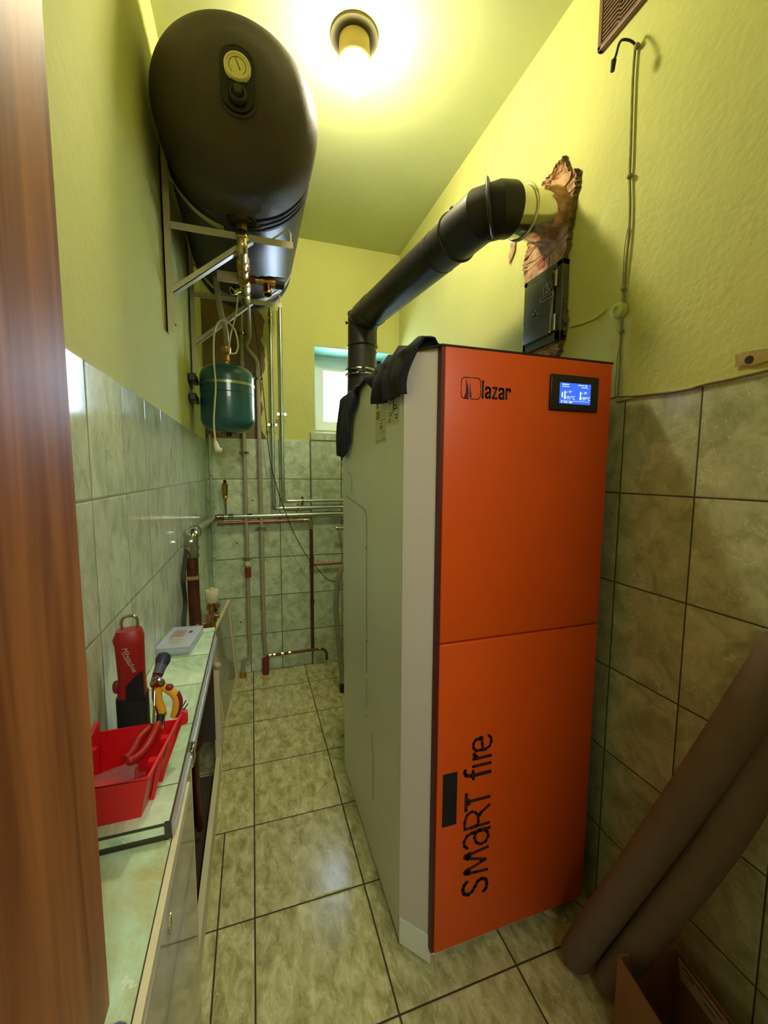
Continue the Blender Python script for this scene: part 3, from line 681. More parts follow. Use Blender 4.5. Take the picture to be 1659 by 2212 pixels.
part(q, 'slats', 'brownpl', vg)

# ------------------------------------------------------------------ cable on the right wall
cb = thing('wall_cable', 'thin knotted cable running down the right wall to the tile edge', 'cable', (XR, .9, 1.5))
ks = [(1372, 100), (1367, 170), (1364, 260), (1362, 330), (1360, 380), (1361, 440), (1359, 500), (1352, 570), (1347, 625), (1346, 660), (1343, 672), (1342, 700), (1341, 720), (1338, 780), (1334, 858)]
q = B(); q.tube(smoothp([wallp(u, v, .004) for u, v in ks], 4), .0032, 8); part(q, 'drop', 'cable_o', cb, smooth=True)
q = B(); q.tube(smoothp([wallp(u, v, .003) for u, v in ((1357, 490), (1350, 530), (1347, 570), (1345, 620))], 4), .0012, 6); part(q, 'second_strand', 'cable_o', cb, smooth=True); q = B(); q.tube(smoothp([wallp(u, v, .003) for u, v in ((1341, 722), (1334, 770), (1331, 810), (1328, 860))], 4), .0012, 6); part(q, 'second_strand', 'cable_o', cb, smooth=True)
q = B(); q.tube(smoothp([wallp(1374, 98, .005), on(1362, 88, 'x', XR-.02), on(1345, 86, 'x', XR-.035), on(1337, 96, 'x', XR-.05), on(1331, 118, 'x', XR-.06), on(1326, 132, 'x', XR-.065)], 5), .0030, 8)
part(q, 'loose_end', 'cable_k', cb, smooth=True)
q = B(); a = on(1326, 130, 'x', XR-.065); q.cyl(a, on(1323, 154, 'x', XR-.065), .0065, 10, r2=.005); part(q, 'connector', 'blkm', cb, smooth=True)
for u, v in ((1376, 100), (1360, 381), (1347, 624), (1342, 716)):
    q = B(); q.sphere(wallp(u, v, .006), .0075, seg=10); part(q, 'knot', 'cable_o', cb, smooth=True)
for pts_, nm in (([(1334, 856), (1318, 862), (1304, 870), (1301, 885)], 'left_run'), ([(1334, 856), (1360, 856), (1420, 850), (1480, 842), (1519, 831), (1580, 818), (1659, 799), (1720, 783)], 'right_run')):
    q = B(); q.tube(smoothp([wallp(u, v, .005) for u, v in pts_], 4), .0030, 8); part(q, nm, 'cable_o', cb, smooth=True)
q = B(); q.tube(smoothp([wallp(u, v, .004) for u, v in [(1332, 868), (1390, 856), (1450, 848), (1519, 836)]], 4), .0020, 6); part(q, 'thin_run', 'cable_o', cb, smooth=True)
p = wallp(1341, 672, 0); q = B(); q.lathe((XR, p.y, p.z), (-1, 0, 0), [(0, .022), (.016, .021), (.019, .017), (.019, .009), (.014, .007), (.014, 0)], seg=32)
q.build('cable_disc', mat('disc_paint', S(196, 204, 120), .5), smooth=True, label='small round painted disc the knotted cable passes under', cat='cable disc')

# ------------------------------------------------------------------ water heater
TX, TZ, TR, TY0, TY1 = -0.0135, 2.358, 0.236, 1.300, 2.384
wh = thing('water_heater', 'big black horizontal water heater with a round dial on its end', 'water heater', (TX, 1.85, TZ-TR))
rc = .112
prof = [(-.034, 0.0), (-.033, .05), (-.028, .10), (-.018, TR-rc)]
prof += [(rc-rc*math.cos(a)-.010, TR-rc+rc*math.sin(a)) for a in np.linspace(.25, math.pi/2, 10)]
prof += [(.19, TR), (.194, TR-.003)]
q = B(); q.lathe((TX, TY0, TZ), (0, 1, 0), prof, seg=96, cap0=False, cap1=False); part(q, 'front_cap', 'tank', wh, smooth=True, angle=60)
L = TY1-TY0
q = B()
pr_ = [(.19, TR-.004)]
for y in (.215, .235, .255): pr_ += [(y, TR-.003), (y+.004, TR-.009), (y+.012, TR-.009), (y+.016, TR-.003)]
pr_ += [(.30, TR-.002), (L-.30, TR-.002)]
for y in (L-.17, L-.15, L-.13): pr_ += [(y, TR-.003), (y+.004, TR-.009), (y+.012, TR-.009), (y+.016, TR-.003)]
pr_ += [(L-.10, TR-.003)]+[(L-.09+.09*math.sin(a), TR-.09+.087*math.cos(a)) for a in np.linspace(.1, math.pi/2, 8)]+[(L+.01, .08), (L+.012, 0)]
q.lathe((TX, TY0, TZ), (0, 1, 0), pr_, seg=96, cap0=False); part(q, 'drum', 'tankside', wh, smooth=True, angle=35)
for k in range(3):
    q = B(); ya = TY0+.205+k*.026; A_ = [math.radians(a) for a in np.linspace(12+k*3, 70, 16)]
    ri = lambda a, rr_, y_: V((TX+rr_*math.sin(a), y_, TZ-rr_*math.cos(a)))
    for a, b2 in zip(A_, A_[1:]):
        q.prism([ri(a, TR+.0006, ya), ri(b2, TR+.0006, ya), ri(b2, TR+.0006, ya+.014), ri(a, TR+.0006, ya+.014)], (ri((a+b2)/2, -.010, 0)-ri(0, 0, 0)) if False else V((-.006*math.sin(a), 0, .006*math.cos(a))))
    part(q, 'vent_slot', 'blkm', wh)
q = B(); q.lathe((TX, TY0+L-.235, TZ), (0, 1, 0), [(0, TR-.002), (.001, TR), (.042, TR), (.043, TR-.002)], seg=96, cap0=False, cap1=False); band = part(q, 'printed_band', 'silver', wh, smooth=True)
# lettering wrapped along the band underside
def bandtext(s_, ang0, step):
    for i, ch in enumerate(s_):
        if ch == ' ': continue
        a = math.radians(ang0+step*i); rr = TR+.0005
        pos = (TX+rr*math.sin(a), TY0+L-.214, TZ-rr*math.cos(a))
        text('band_letter', ch, .030, pos, (math.cos(a), 0, math.sin(a)), (0, 1*-1, 0), 'inkg', band) if False else text('band_letter', ch, .030, pos, (math.cos(a), 0, math.sin(a)), (0, -1, 0), 'inkg', band)
bandtext('TEL', -2, 7.0); bandtext('VAT', 34, 9.0)
yc = TY0-.033
gp = on(513, 150, 'y', yc); kp = on(514, 211, 'y', yc)
# stadium recess round the dial and knob
def stad(r, n=14, ex=0):
    zt, zb_ = gp.z+.012, kp.z
    return [(gp.x*0.5+kp.x*0.5+r*math.cos(t), zt+r*math.sin(t)) for t in np.linspace(0, math.pi, n)]+[(gp.x*.5+kp.x*.5+r*math.cos(t), zb_+r*math.sin(t)) for t in np.linspace(math.pi, 2*math.pi, n)]
q = B(); A = stad(.0490); Bp = stad(.0455); n_ = len(A)
for i in range(n_):
    j = (i+1) % n_
    q.prism([(A[i][0], yc-.002, A[i][1]), (A[j][0], yc-.002, A[j][1]), (Bp[j][0], yc-.002, Bp[j][1]), (Bp[i][0], yc-.002, Bp[i][1])], (0, .008, 0))
part(q, 'recess_rim', 'tank', wh)
q = B(); q.prism([(a, yc-.0008, b_) for a, b_ in stad(.0455)], (0, .006, 0)); part(q, 'recess_face', 'blk', wh)
q = B(); q.lathe((gp.x, yc-.001, gp.z), (0, -1, 0), [(0, .0345), (.010, .0345), (.013, .0325), (.013, .029), (.0095, .0275), (.0095, 0)], seg=48); gd = part(q, 'temperature_dial', 'dial', wh, smooth=True)
q = B(); q.stroke([(.0016, arc(0, 0, .0215, -50, 230, 24)), (.0026, [(-.004, .018), (.006, -.008)])], .0016, (gp.x, yc-.0108, gp.z), (1, 0, 0), (0, 0, 1), N, t=.0004); part(q, 'dial_markings', mat('olive_print', S(112, 100, 48), .6), gd)
q = B(); q.lathe((kp.x, yc-.001, kp.z+.002), (0, -1, 0), [(0, .041), (.004, .041), (.0045, .034), (.002, .027), (.002, 0)], seg=40); part(q, 'knob_ring', 'blk', wh, smooth=True)
q = B(); q.lathe((kp.x, yc-.002, kp.z+.001), (0, -1, 0), [(0, .021), (.014, .021), (.016, .019), (.016, .017), (.009, .0165), (.009, 0)], seg=36); part(q, 'knob', 'tank', wh, smooth=True)
q = B(); q.lathe((kp.x, yc-.005, kp.z+.003), (0, -1, 0), [(0, .0125), (.022, .0118), (.023, 0)], seg=6); part(q, 'hex_cap', 'tank', wh)
pb = on(517, 478, 'z', TZ-TR+.004)
q = B(); q.lathe((TX, pb.y, TZ-TR+.012), (0, 0, -1), [(0, .050), (.011, .048), (.0115, .036), (.006, .034), (.006, 0)], seg=36); part(q, 'outlet_recess', 'blkm', wh, smooth=True)
pb = V((TX, pb.y, TZ-TR+.004))
q = B(); q.prism([(TX-.03, TY0+L-.50, TZ-TR-.001), (TX+.028, TY0+L-.50, TZ-TR-.0005), (TX+.028, TY0+L-.42, TZ-TR-.0005), (TX-.03, TY0+L-.42, TZ-TR-.001)], (0, 0, .003)); part(q, 'paper_sticker', 'label', wh)

# brackets
def bracket(Y, label):
    b = thing('wall_bracket', label, 'bracket', (XL, Y, 1.76), group='steel brackets under the water heater')
    za = 2.112 if Y < 2 else 2.125
    q = B(); q.box(XL, XL+.004, Y-.014, Y+.014, 1.762, 2.335); q.box(XL, XL+.024, Y-.014, Y-.011, 1.762, 2.335); part(q, 'wall_bar', 'steelw', b)
    q = B(); q.box(XL+.0245, .158, Y-.0135, Y-.0105, za-.022, za-.003); q.box(XL+.0045, .158, Y-.0135, Y+.0135, za-.003, za); part(q, 'arm', 'steelw', b)
    q = B(); d0, d1 = V((XL+.006, Y, 1.885)), V((.018, Y, za-.01)); n2 = V((-(d1.z-d0.z), 0, d1.x-d0.x)).normalized()*.009
    q.prism([d0-n2+V((0, -.013, 0)), d0+n2+V((0, -.013, 0)), d1+n2+V((0, -.013, 0)), d1-n2+V((0, -.013, 0))], (0, .003, 0))
    q.prism([d0-n2+V((0, -.013, 0)), d1-n2+V((0, -.013, 0)), d1-n2+V((0, .013, 0)), d0-n2+V((0, .013, 0))], n2*.3); part(q, 'brace', 'steelw', b)
    cr = []
    for a in np.linspace(-62, -14, 9):
        t = math.radians(a); cr.append(V((TX+(TR+.004)*math.sin(t), Y, TZ-(TR+.004)*math.cos(t))))
    cr = [V((XL+.004, Y, cr[0].z+.01)), cr[0]+V((-.01, 0, .008))]+cr
    q = B()
    for a, b_ in zip(cr, cr[1:]):
        q.prism([a+V((0, -.012, 0)), b_+V((0, -.012, 0)), b_+V((0, .012, 0)), a+V((0, .012, 0))], (0, 0, -.003))
    part(q, 'cradle_strap', 'steelw', b)
    q = B(); q.tube([V((.150, Y-.005, za-.02)), V((.150, Y-.005, za+.030)), V((.142, Y-.005, za+.045)), V((.085, Y-.005, za))], .0035, 8); part(q, 'end_clip', 'steelw', b)
    q = B(); q.cyl((XL, Y-.002, 1.79), (XL+.028, Y-.002, 1.79), .004, 8); part(q, 'screw', 'steelp', b)
    q = B(); q.box(.01, .030, Y-.016, Y+.012, za-.034, za-.002); part(q, 'arm_bolt', 'steelw', b) if False else q.bm.free()
    return b
bracket(1.575, 'pale steel wall bracket carrying the near end of the water heater')
bracket(2.160, 'pale steel wall bracket carrying the far end of the water heater')

# ------------------------------------------------------------------ brass fitting chain under the heater
vx = TX
ch = thing('valve_assembly', 'brass and nickel valve chain hanging below the water heater outlet', 'valve', (vx, pb.y, 1.99))
def ring(o, d, prof, m, name, parent, seg=24, hexa=False):
    q = B(); q.lathe(o, d, prof, seg=6 if hexa else seg); return part(q, name, m, parent, smooth=not hexa)
zt = pb.z
ring((vx, pb.y, zt), (0, 0, -1), [(0, .019), (.032, .019)], 'brass', 'hex_nipple', ch, hexa=True)
ring((vx, pb.y, zt-.030), (0, 0, -1), [(0, .017), (.004, .020), (.022, .020), (.026, .016), (.032, .016)], 'nickel', 'coupling', ch)
za_ = zt-.085
# elbow turning towards the back wall, slightly falling
Yn = 2.12; zn = on(520, 648, 'y', Yn).z
dirc = (V((vx, Yn, zn))-V((vx, pb.y, za_))).normalized()
e0 = V((vx, pb.y, zt-.055)); e1 = V((vx, pb.y, za_)); e2 = e1+dirc*.09
q = B(); q.tube(fillet([e0, e1, e2], .045, 10), .0175, 20); part(q, 'elbow', 'nickel', ch, smooth=True)
tot = (V((vx, Yn, zn))-e2).length
def cpt(s_): return e2+dirc*(tot*s_)
items = [(0, .06, [(0, .021), (.020, .023), (.026, .018)], 'nickel', 'union_nut'), (.07, .0, [(0, .018), (.030, .020), (.034, .024), (.05, .024), (.055, .018)], 'brass', 'coupling'), (.17, 0, [(0, .017), (.02, .022), (.06, .022), (.08, .017)], 'nickel', 'check_valve'),
         (.34, 0, [(0, .017), (.01, .026), (.05, .028), (.07, .020)], 'brass', 'tee_body'), (.50, 0, [(0, .018), (.02, .027), (.06, .029), (.10, .026), (.12, .018)], 'nickel', 'ball_valve'), (.74, 0, [(0, .018), (.02, .026), (.06, .028), (.09, .030), (.11, .030), (.125, .02)], 'chrome', 'union_nut')]
q = B(); q.tube([e2, V((vx, Yn, zn))], .0155, 18); part(q, 'core_pipe', 'nickel', ch, smooth=True)
for s_, _, pf_, m_, nm_ in items: ring(cpt(s_), dirc, pf_, m_, nm_, ch)
# relief valve to the right
rv = cpt(.40)
q = B(); q.cyl(rv, rv+V((.045, 0, 0)), .016, 16); part(q, 'red_check_valve', 'redsl', ch, smooth=True)
q = B(); q.lathe(rv+V((.04, 0, 0)), (1, 0, 0), [(0, .013), (.02, .013), (.022, .018), (.045, .019), (.055, .022), (.085, .022)], seg=24); q.lathe(rv+V((.088, -.0, -.01)), (.05, -.25, -1), [(0, .016), (.03, .016), (.034, .019), (.046, .019), (.046, .013), (.03, .012)], seg=20, cap1=False); rvb = part(q, 'relief_valve', 'brass', ch, smooth=True)
q = B(); q.lathe(rv+V((.122, 0, 0)), (1, 0, 0), [(0, .023), (.034, .023), (.036, .02), (.036, 0)], seg=12); part(q, 'black_cap', 'blk', rvb)
q = B(); q.cyl(cpt(.52), cpt(.52)+V((0, -.045, -.022)), .009, 12); q.cyl(cpt(.52)+V((0, -.042, -.02)), cpt(.52)+V((0, -.062, -.03)), .0075, 12); part(q, 'hose_tail', 'nickel', ch, smooth=True)
q = B(); q.lathe(cpt(.60)+V((-.01, 0, -.01)), (-.8, -.45, -.5), [(0, .013), (.03, .013), (.034, .017), (.05, .017), (.05, .011), (.03, .01)], seg=18, cap1=False); part(q, 'side_outlet', 'nickel', ch, smooth=True)
q = B(); q.box(rv.x-.10, rv.x-.02, rv.y-.012, rv.y+.020, rv.z-.018, rv.z+.016, bev=.005); part(q, 'taped_cover', 'label', ch, smooth=True)

# ------------------------------------------------------------------ pipes on the back wall
PYW = 2.650
def bw(u, v, Y=PYW): return on(u, v, 'y', Y)
def clamp(parent, p, ax, r, m='chrome'):
    """pipe clamp ring with its two screw ears"""
    q = B(); p = V(p)
    q.lathe(p-V(ax)*.007, ax, [(0, r), (0, r+.004), (.014, r+.004), (.014, r)], seg=20)
    side = V((1, 0, 0)) if abs(ax[2]) > .5 else V((0, 0, 1))
    for s_ in (-1, 1):
        c = p+side*s_*(r+.010); q.cyl(c+V((0, -.010, 0)), c+V((0, .006, 0)), .0045, 8)
        q.box(c.x-.007, c.x+.007, c.y-.003, c.y+.003, c.z-.007, c.z+.007)
    q.cyl(p+V((0, r, 0)), V((p.x, YB-.004, p.z)), .004, 8)
    return part(q, 'pipe_clamp', m, parent, smooth=True)
def pipe(name, label, pts, r, m, fr=.03, clamps=(), joints=(), seg=16):
    pts = [V(p) for p in pts]
    b = thing(name, label, 'pipe', min(pts, key=lambda p: p.z))
    q = B(); q.tube(fillet(pts, fr), r, seg); part(q, 'tube', m, b, smooth=True)
    for c, ax in clamps: clamp(b, c, ax, r)
    for p, d, mm in joints:
        q = B(); d = V(d).normalized(); q.lathe(V(p)-d*.014, d, [(0, r), (0, r+.003), (.028, r+.003), (.028, r)], seg=18); part(q, 'press_fitting', mm, b, smooth=True)
    return b
# pipe 3 and 4: silver risers turning right
a = bw(588, 664); a1 = bw(583, 670); b3 = bw(595, 1098)
p3 = [V((a.x-.03, PYW, bw(588, 662).z)), V((bw(584, 700).x, PYW, bw(588, 662).z)), V((bw(584, 700).x, PYW, b3.z)), V((.70, PYW, b3.z))]
x3 = p3[1].x
for n_, (pz) in enumerate(()): pass
pipe('steel_pipe', 'silver heating pipe on the back wall, the left of two risers from the heater', p3, .0105, 'steelp', .03,
     clamps=[((x3, PYW, bw(590, 918).z), (0, 0, 1)), ((bw(643, 1097).x, PYW, b3.z), (1, 0, 0))], joints=[((x3, PYW, p3[0].z-.05), (0, 0, 1), 'nickel'), ((x3, PYW, p3[0].z-.09), (0, 0, 1), 'nickel'), ((x3+.045, PYW, b3.z), (1, 0, 0), 'steelp'), ((x3, PYW, b3.z+.045), (0, 0, 1), 'steelp')])
x4 = bw(607, 800).x; z4 = bw(650, 1082).z
pipe('steel_pipe', 'silver heating pipe on the back wall, the right of two risers from the heater', [(x4, PYW, 2.30), (x4, PYW, z4), (.70, PYW, z4)], .0105, 'steelp', .03,
     clamps=[((x4, PYW, bw(610, 895).z), (0, 0, 1)), ((bw(653, 1082).x, PYW, z4), (1, 0, 0))], joints=[((x4+.045, PYW, z4), (1, 0, 0), 'steelp'), ((x4, PYW, z4+.045), (0, 0, 1), 'steelp')])
# big horizontal silver pipe that turns and comes along the left wall, then drops as brown copper
zH = bw(600, 1113).z; xLw = XL+.030
el = on(413, 1158, 'x', xLw); YE = el.y; zE = el.z
hp_ = thing('main_heating_pipe', 'thick silver pipe along the back wall turning along the left wall', 'pipe', (0, PYW, zH-.02))
q = B(); q.tube([(XL+.05, PYW-.005, zH), (.70, PYW-.005, zH)], .0135, 20); part(q, 'back_run', 'steelp', hp_, smooth=True)
q = B(); q.tube(fillet([(XL+.09, PYW-.005, zH), (xLw, PYW-.005, zH), (xLw, PYW-.12, zH)], .05), .0145, 16); part(q, 'corner_elbow', 'chrome', hp_, smooth=True)
q = B(); q.tube([(xLw, PYW-.11, zH), (xLw, YE+.09, zE+.004)], .0145, 20); part(q, 'side_run', 'steelp', hp_, smooth=True)
q = B(); q.tube(fillet([(xLw, YE+.10, zE+.003), (xLw, YE, zE), (xLw, YE-.002, zE-.075)], .07, 12), .0245, 24); part(q, 'polished_elbow', 'chrome', hp_, smooth=True)
for p, d in (((xLw, YE+.10, zE+.003), (0, 1, 0)), ((xLw, YE-.002, zE-.075), (0, 0, 1)), ((xLw, YE-.002, zE-.045), (0, 0, 1))):
    q = B(); q.lathe(V(p)-V(d)*.006, d, [(0, .020), (0, .027), (.012, .027), (.012, .020)], seg=24); part(q, 'elbow_ring', 'chrome', hp_, smooth=True)
q = B(); q.tube([(xLw, YE-.002, zE-.07), (xLw+.004, YE-.005, .62)], .0215, 20); part(q, 'drop', 'copperd', hp_, smooth=True)
q = B(); zz = on(410, 1246, 'y', YE).z; q.box(XL, xLw+.022, YE-.03, YE-.020, zz-.008, zz+.006, bev=.002); q.lathe((xLw, YE-.005, zz-.007), (0, 0, 1), [(0, .020), (0, .0245), (.013, .0245), (.013, .020)], seg=20); part(q, 'pipe_strap', 'foam_tan', hp_, smooth=True)
for x_, s_ in ((XL+.065, 1), (-.13, 1), (-.02, 1)):
    q = B(); q.lathe((x_-.015, PYW-.005, zH), (1, 0, 0), [(0, .0135), (0, .018), (.03, .018), (.03, .0135)], seg=18); part(q, 'joint_sleeve', 'chrome', hp_, smooth=True)
# copper pipe: horizontal below, down the wall, tee to the right, bottom run
zK = bw(600, 1125).z; xK = bw(674, 1250).x; zT_ = bw(700, 1218).z; zBt = bw(640, 1406).z
cp = thing('copper_pipe', 'dark copper pipe crossing the back wall and dropping to a low branch', 'pipe', (xK, PYW, zBt))
q = B(); q.tube([(XL+.05, PYW-.004, zK-.003), (xK-.03, PYW, zK)], .0085, 16); part(q, 'top_run', 'copper', cp, smooth=True)
q = B(); q.tube(fillet([(xK-.05, PYW, zK), (xK, PYW, zK), (xK, PYW, zK-.06)], .03), .0105, 16); part(q, 'elbow', 'nickel', cp, smooth=True)
q = B(); q.tube([(xK, PYW, zK-.055), (xK, PYW, zBt)], .0100, 16); part(q, 'drop', 'copperd', cp, smooth=True)
q = B(); q.tube([(xK, PYW, zT_), (.70, PYW, zT_)], .0085, 16); part(q, 'branch', 'copper', cp, smooth=True)
q = B()
for z_ in (zT_+.02, zT_-.02, bw(674, 1300).z, bw(674, 1205).z): q.lathe((xK, PYW, z_-.012), (0, 0, 1), [(0, .010), (0, .0135), (.024, .0135), (.024, .010)], seg=16)
part(q, 'solder_joints', 'copperd', cp, smooth=True)
q = B(); q.tube(fillet([(bw(575, 1410).x, PYW-.01, zBt-.004), (bw(695, 1404).x, PYW-.01, zBt), (bw(703, 1410).x, PYW-.04, zBt-.01), (bw(704, 1440).x, PYW-.04, zBt-.07)], .02), .0085, 14); part(q, 'bottom_run', 'copperd', cp, smooth=True)
q = B()
for u in (583, 592, 610, 625, 690): q.lathe((bw(u, 1406).x-.010, PYW-.01, zBt-.002), (1, 0, 0), [(0, .009), (.002, .0135), (.018, .0135), (.020, .009)], seg=16)
part(q, 'low_fittings', 'nickel', cp, smooth=True)
for c_ in ((bw(487, 1120).x+.02, PYW, zK),): pass
# grey risers
zj = bw(530, 737).z
p1x = bw(522, 760).x
g2 = [(vx+.012, Yn, zn-.004), (vx+.018, PYW-.02, bw(527, 735, PYW).z+.015), (bw(529, 748).x, PYW, bw(529, 748).z), (bw(556, 775).x, PYW, bw(556, 778).z), (bw(571, 1380).x, PYW, bw(571, 1380).z), (bw(574, 1405).x, PYW, bw(574, 1412).z)]
pipe('grey_pipe', 'grey plastic pipe with a sideways jog behind the green pressure vessel', g2, .0125, 'greyp', .03,
     clamps=[((bw(557, 818).x, PYW, bw(557, 818).z), (0, 0, 1)), ((bw(563, 1141).x, PYW, bw(563, 1141).z), (0, 0, 1))],
     joints=[((bw(571, 1372).x, PYW, bw(571, 1372).z), (0, 0, 1), 'greyp')])
g1 = [(bw(520, 640).x, PYW, 2.25), (bw(520, 700).x, PYW, bw(520, 700).z), (bw(529, 1000).x, PYW, bw(529, 1000).z), (bw(540, 1410).x, PYW, bw(540, 1418).z), (bw(526, 1420).x, PYW-.01, bw(526, 1422).z), (bw(525, 1452).x, PYW-.01, .03)]
gp1 = pipe('grey_pipe', 'straight grey plastic pipe with a brown valve low on the back wall', g1, .0115, 'greyp', .02,
     clamps=[((bw(522, 721).x, PYW, bw(522, 721).z), (0, 0, 1)), ((bw(527, 978).x, PYW, bw(527, 978).z), (0, 0, 1)), ((bw(534, 1207).x, PYW, bw(534, 1207).z), (0, 0, 1))])
c = bw(536, 1236); q = B(); q.cyl((c.x, PYW-.004, c.z-.030), (c.x, PYW-.004, c.z+.030), .018, 20); part(q, 'brown_valve', 'redsl', gp1, smooth=True)
c = bw(535, 1217); q = B(); q.cyl((c.x, PYW-.002, c.z-.012), (c.x, PYW-.002, c.z+.014), .017, 20); part(q, 'white_collar', 'whitepl', gp1, smooth=True)
q = B(); q.lathe((bw(525, 1452).x, PYW-.01, 0), (0, 0, 1), [(0, .022), (.010, .022), (.014, .016), (.03, .016), (.03, .012)], seg=20); part(q, 'floor_nut', 'brass', gp1, smooth=True)
q = B(); c = bw(574, 1430, PYW-.01); q.cyl((c.x, PYW-.012, 0), (c.x, PYW-.012, .105), .021, 24)
q.build('pipe_sleeve', 'redsl', smooth=True, label='dark red pipe sleeve standing on the floor at the back wall', cat='pipe sleeve')
# thin corner pipe
x_ = XL+.020; pipe('corner_pipe', 'thin painted pipe standing in the back left corner', [(x_, PYW+.02, 1.52), (x_, PYW+.02, .02)], .0075, 'tile_b', .01)
# air vent
av = thing('air_vent', 'small brass automatic air vent standing on the horizontal silver pipe', 'air vent', (bw(489, 1110).x, PYW-.005, zH))
c = bw(488, 1110); zc_ = zH+.012
q = B(); q.cyl((c.x, PYW-.005, zc_), (c.x, PYW-.005, bw(488, 1068).z), .0065, 12); part(q, 'stem', 'chrome', av, smooth=True)
z1_ = bw(488, 1078).z; z2_ = bw(488, 1046).z
q = B(); q.lathe((c.x, PYW-.005, z1_), (0, 0, 1), [(0, .009), (.01, .016), (.02, .012), (.03, .016), (z2_-z1_-.01, .0165), (z2_-z1_, .019), (z2_-z1_+.006, .013)], seg=20); part(q, 'body', 'brass', av, smooth=True)
q = B(); q.cyl((c.x, PYW-.005, z2_+.004), (c.x, PYW-.005, z2_+.026), .009, 12); part(q, 'cap', 'blk', av, smooth=True)
# thin black cable on the back wall
q = B(); q.tube(smoothp([bw(u, v, 2.60) for u, v in ((545, 665), (556, 740), (567, 830), (575, 910), (583, 990), (600, 1060), (618, 1110), (634, 1150), (662, 1200), (683, 1225), (705, 1250), (727, 1258))], 5), .0028, 6)
q.build('black_cable', 'cable_k', smooth=True, label='thin black cable drooping diagonally across the pipes on the back wall', cat='cable')
for (u, v) in ((512, 1173), (520, 1344), (546, 1081)):
    c = bw(u, v, YB-.003); q = B(); q.lathe((c.x, YB-.0028, c.z), (0, -1, 0), [(0, .0045), (.0006, .0045), (.0006, 0)], seg=10); part(q, 'drill_hole', 'blkm', wbk)
# hose beside the boiler
HYY = 2.28
hs = thing('drain_hose', 'grey hose curving down to the floor just behind the boiler', 'hose', (.49, HYY, 0))
pts = [on(u, v, 'y', HYY) for u, v in ((760, 1205), (742, 1222), (731, 1250), (726, 1300), (728, 1350), (733, 1400), (737, 1440), (740, 1478))]
q = B(); q.tube(smoothp(pts, 6), .0150, 18); part(q, 'tube', mat('grey_hose', S(150, 144, 118), .25, var=.05), hs, smooth=True)
c = pts[-1]; q = B(); q.cyl((c.x, c.y, 0), (c.x, c.y, c.z+.01), .018, 18); part(q, 'floor_collar', 'blk', hs, smooth=True)

# ------------------------------------------------------------------ pressure vessel
VX, VY, VR = -.104, 2.16, .1240
zb0, zt0 = on(490, 935, 'y', VY).z, on(490, 790, 'y', VY).z
ev = thing('expansion_vessel', 'blue-green enamelled pressure vessel hanging in the back left corner', 'pressure vessel', (VX, VY, zb0))
Hh = zt0-zb0
pf_ = [(0, .035), (.004, .07)]+[(.062-.056*math.cos(a), VR-.06+.06*math.sin(a)) for a in np.linspace(.15, math.pi/2, 8)]+[(Hh-.065, VR)]+[(Hh-.062+.056*math.sin(a), VR-.06+.06*math.cos(a)) for a in np.linspace(.1, math.pi/2-.1, 8)]+[(Hh, .045), (Hh, 0)]
q = B(); q.lathe((VX, VY, zb0), (0, 0, 1), pf_, seg=64); part(q, 'body', 'teal_tank', ev, smooth=True, angle=50)
q = B(); q.lathe((VX, VY, zb0+Hh*.68), (0, 0, 1), [(0, VR), (0, VR+.002), (.012, VR+.002), (.012, VR)], seg=64); part(q, 'strap', mat('steel_strap', S(150, 160, 120), .3, metal=.7), ev, smooth=True)
q = B(); q.lathe((VX, VY, zb0+Hh*.56), (0, 0, 1), [(0, VR), (.002, VR+.0015), (.004, VR)], seg=64); part(q, 'weld_bead', 'teal_tank', ev, smooth=True)
q = B(); q.lathe((VX, VY, zt0-.004), (0, 0, 1), [(0, .044), (.006, .042), (.008, .034), (.008, 0)], seg=32); part(q, 'top_flange', 'silver', ev, smooth=True)
q = B(); q.lathe((VX, VY, zb0+.004), (0, 0, -1), [(0, .040), (.006, .038), (.008, .016), (.022, .010), (.024, 0)], seg=28); part(q, 'bottom_cap', 'blk', ev, smooth=True)
q = B(); q.lathe((VX, VY, zt0), (0, 0, 1), [(0, .010), (.02, .010), (.022, .016), (.04, .014), (.05, .011), (.06, .020), (.085, .022), (.09, .014)], seg=20); part(q, 'connector', 'brass', ev, smooth=True)
q = B()
for dz in (.45, .72): q.box(XL, XL+.03, VY-.14, VY-.02, zb0+Hh*dz-.018, zb0+Hh*dz+.014, bev=.004)
part(q, 'wall_bracket', 'blk', ev)
# flexible pipe to the vessel
q = B(); q.tube(smoothp([on(466, 598, 'y', 2.0), on(471, 640, 'y', 2.03), on(478, 680, 'y', 2.07), on(487, 712, 'y', 2.11), V((VX+.003, VY, on(491, 745, 'y', VY).z))], 6), .0125, 14)
q.build('vessel_pipe', 'greyp', smooth=True, label='short grey pipe slanting down onto the green pressure vessel', cat='pipe')
# power cable with plug
YC = 1.95
cbw = thing('power_cable', 'white power cable with a plug dangling in front of the green vessel', 'power cable', on(468, 970, 'y', YC))
pts = [on(u, v, 'y', YC) for u, v in ((511, 676), (497, 730), (492, 762))]
q = B(); q.tube(smoothp([V((TX-.02, 1.92, TZ-TR+.004)), on(510, 676, 'y', 2.0), on(499, 720, 'y', 2.0), on(494, 760, 'y', 2.0)], 5), .0032, 8)
q.tube(smoothp([on(u, v, 'y', YC) for u, v in ((498, 764), (510, 762), (514, 744), (508, 715), (494, 697), (480, 692), (468, 702), (462, 730), (462, 780), (466, 830), (464, 870), (462, 910), (465, 955))], 5), .0038, 8); part(q, 'cord', 'cable_w', cbw, smooth=True)
a = on(465, 952, 'y', YC); b_ = on(470, 972, 'y', YC); q = B(); q.tube([a, a.lerp(b_, .5), b_, b_+V((.018, 0, -.002))], [.006, .011, .014, .013], 14); plg = part(q, 'plug', 'whitepl', cbw, smooth=True)
q = B()
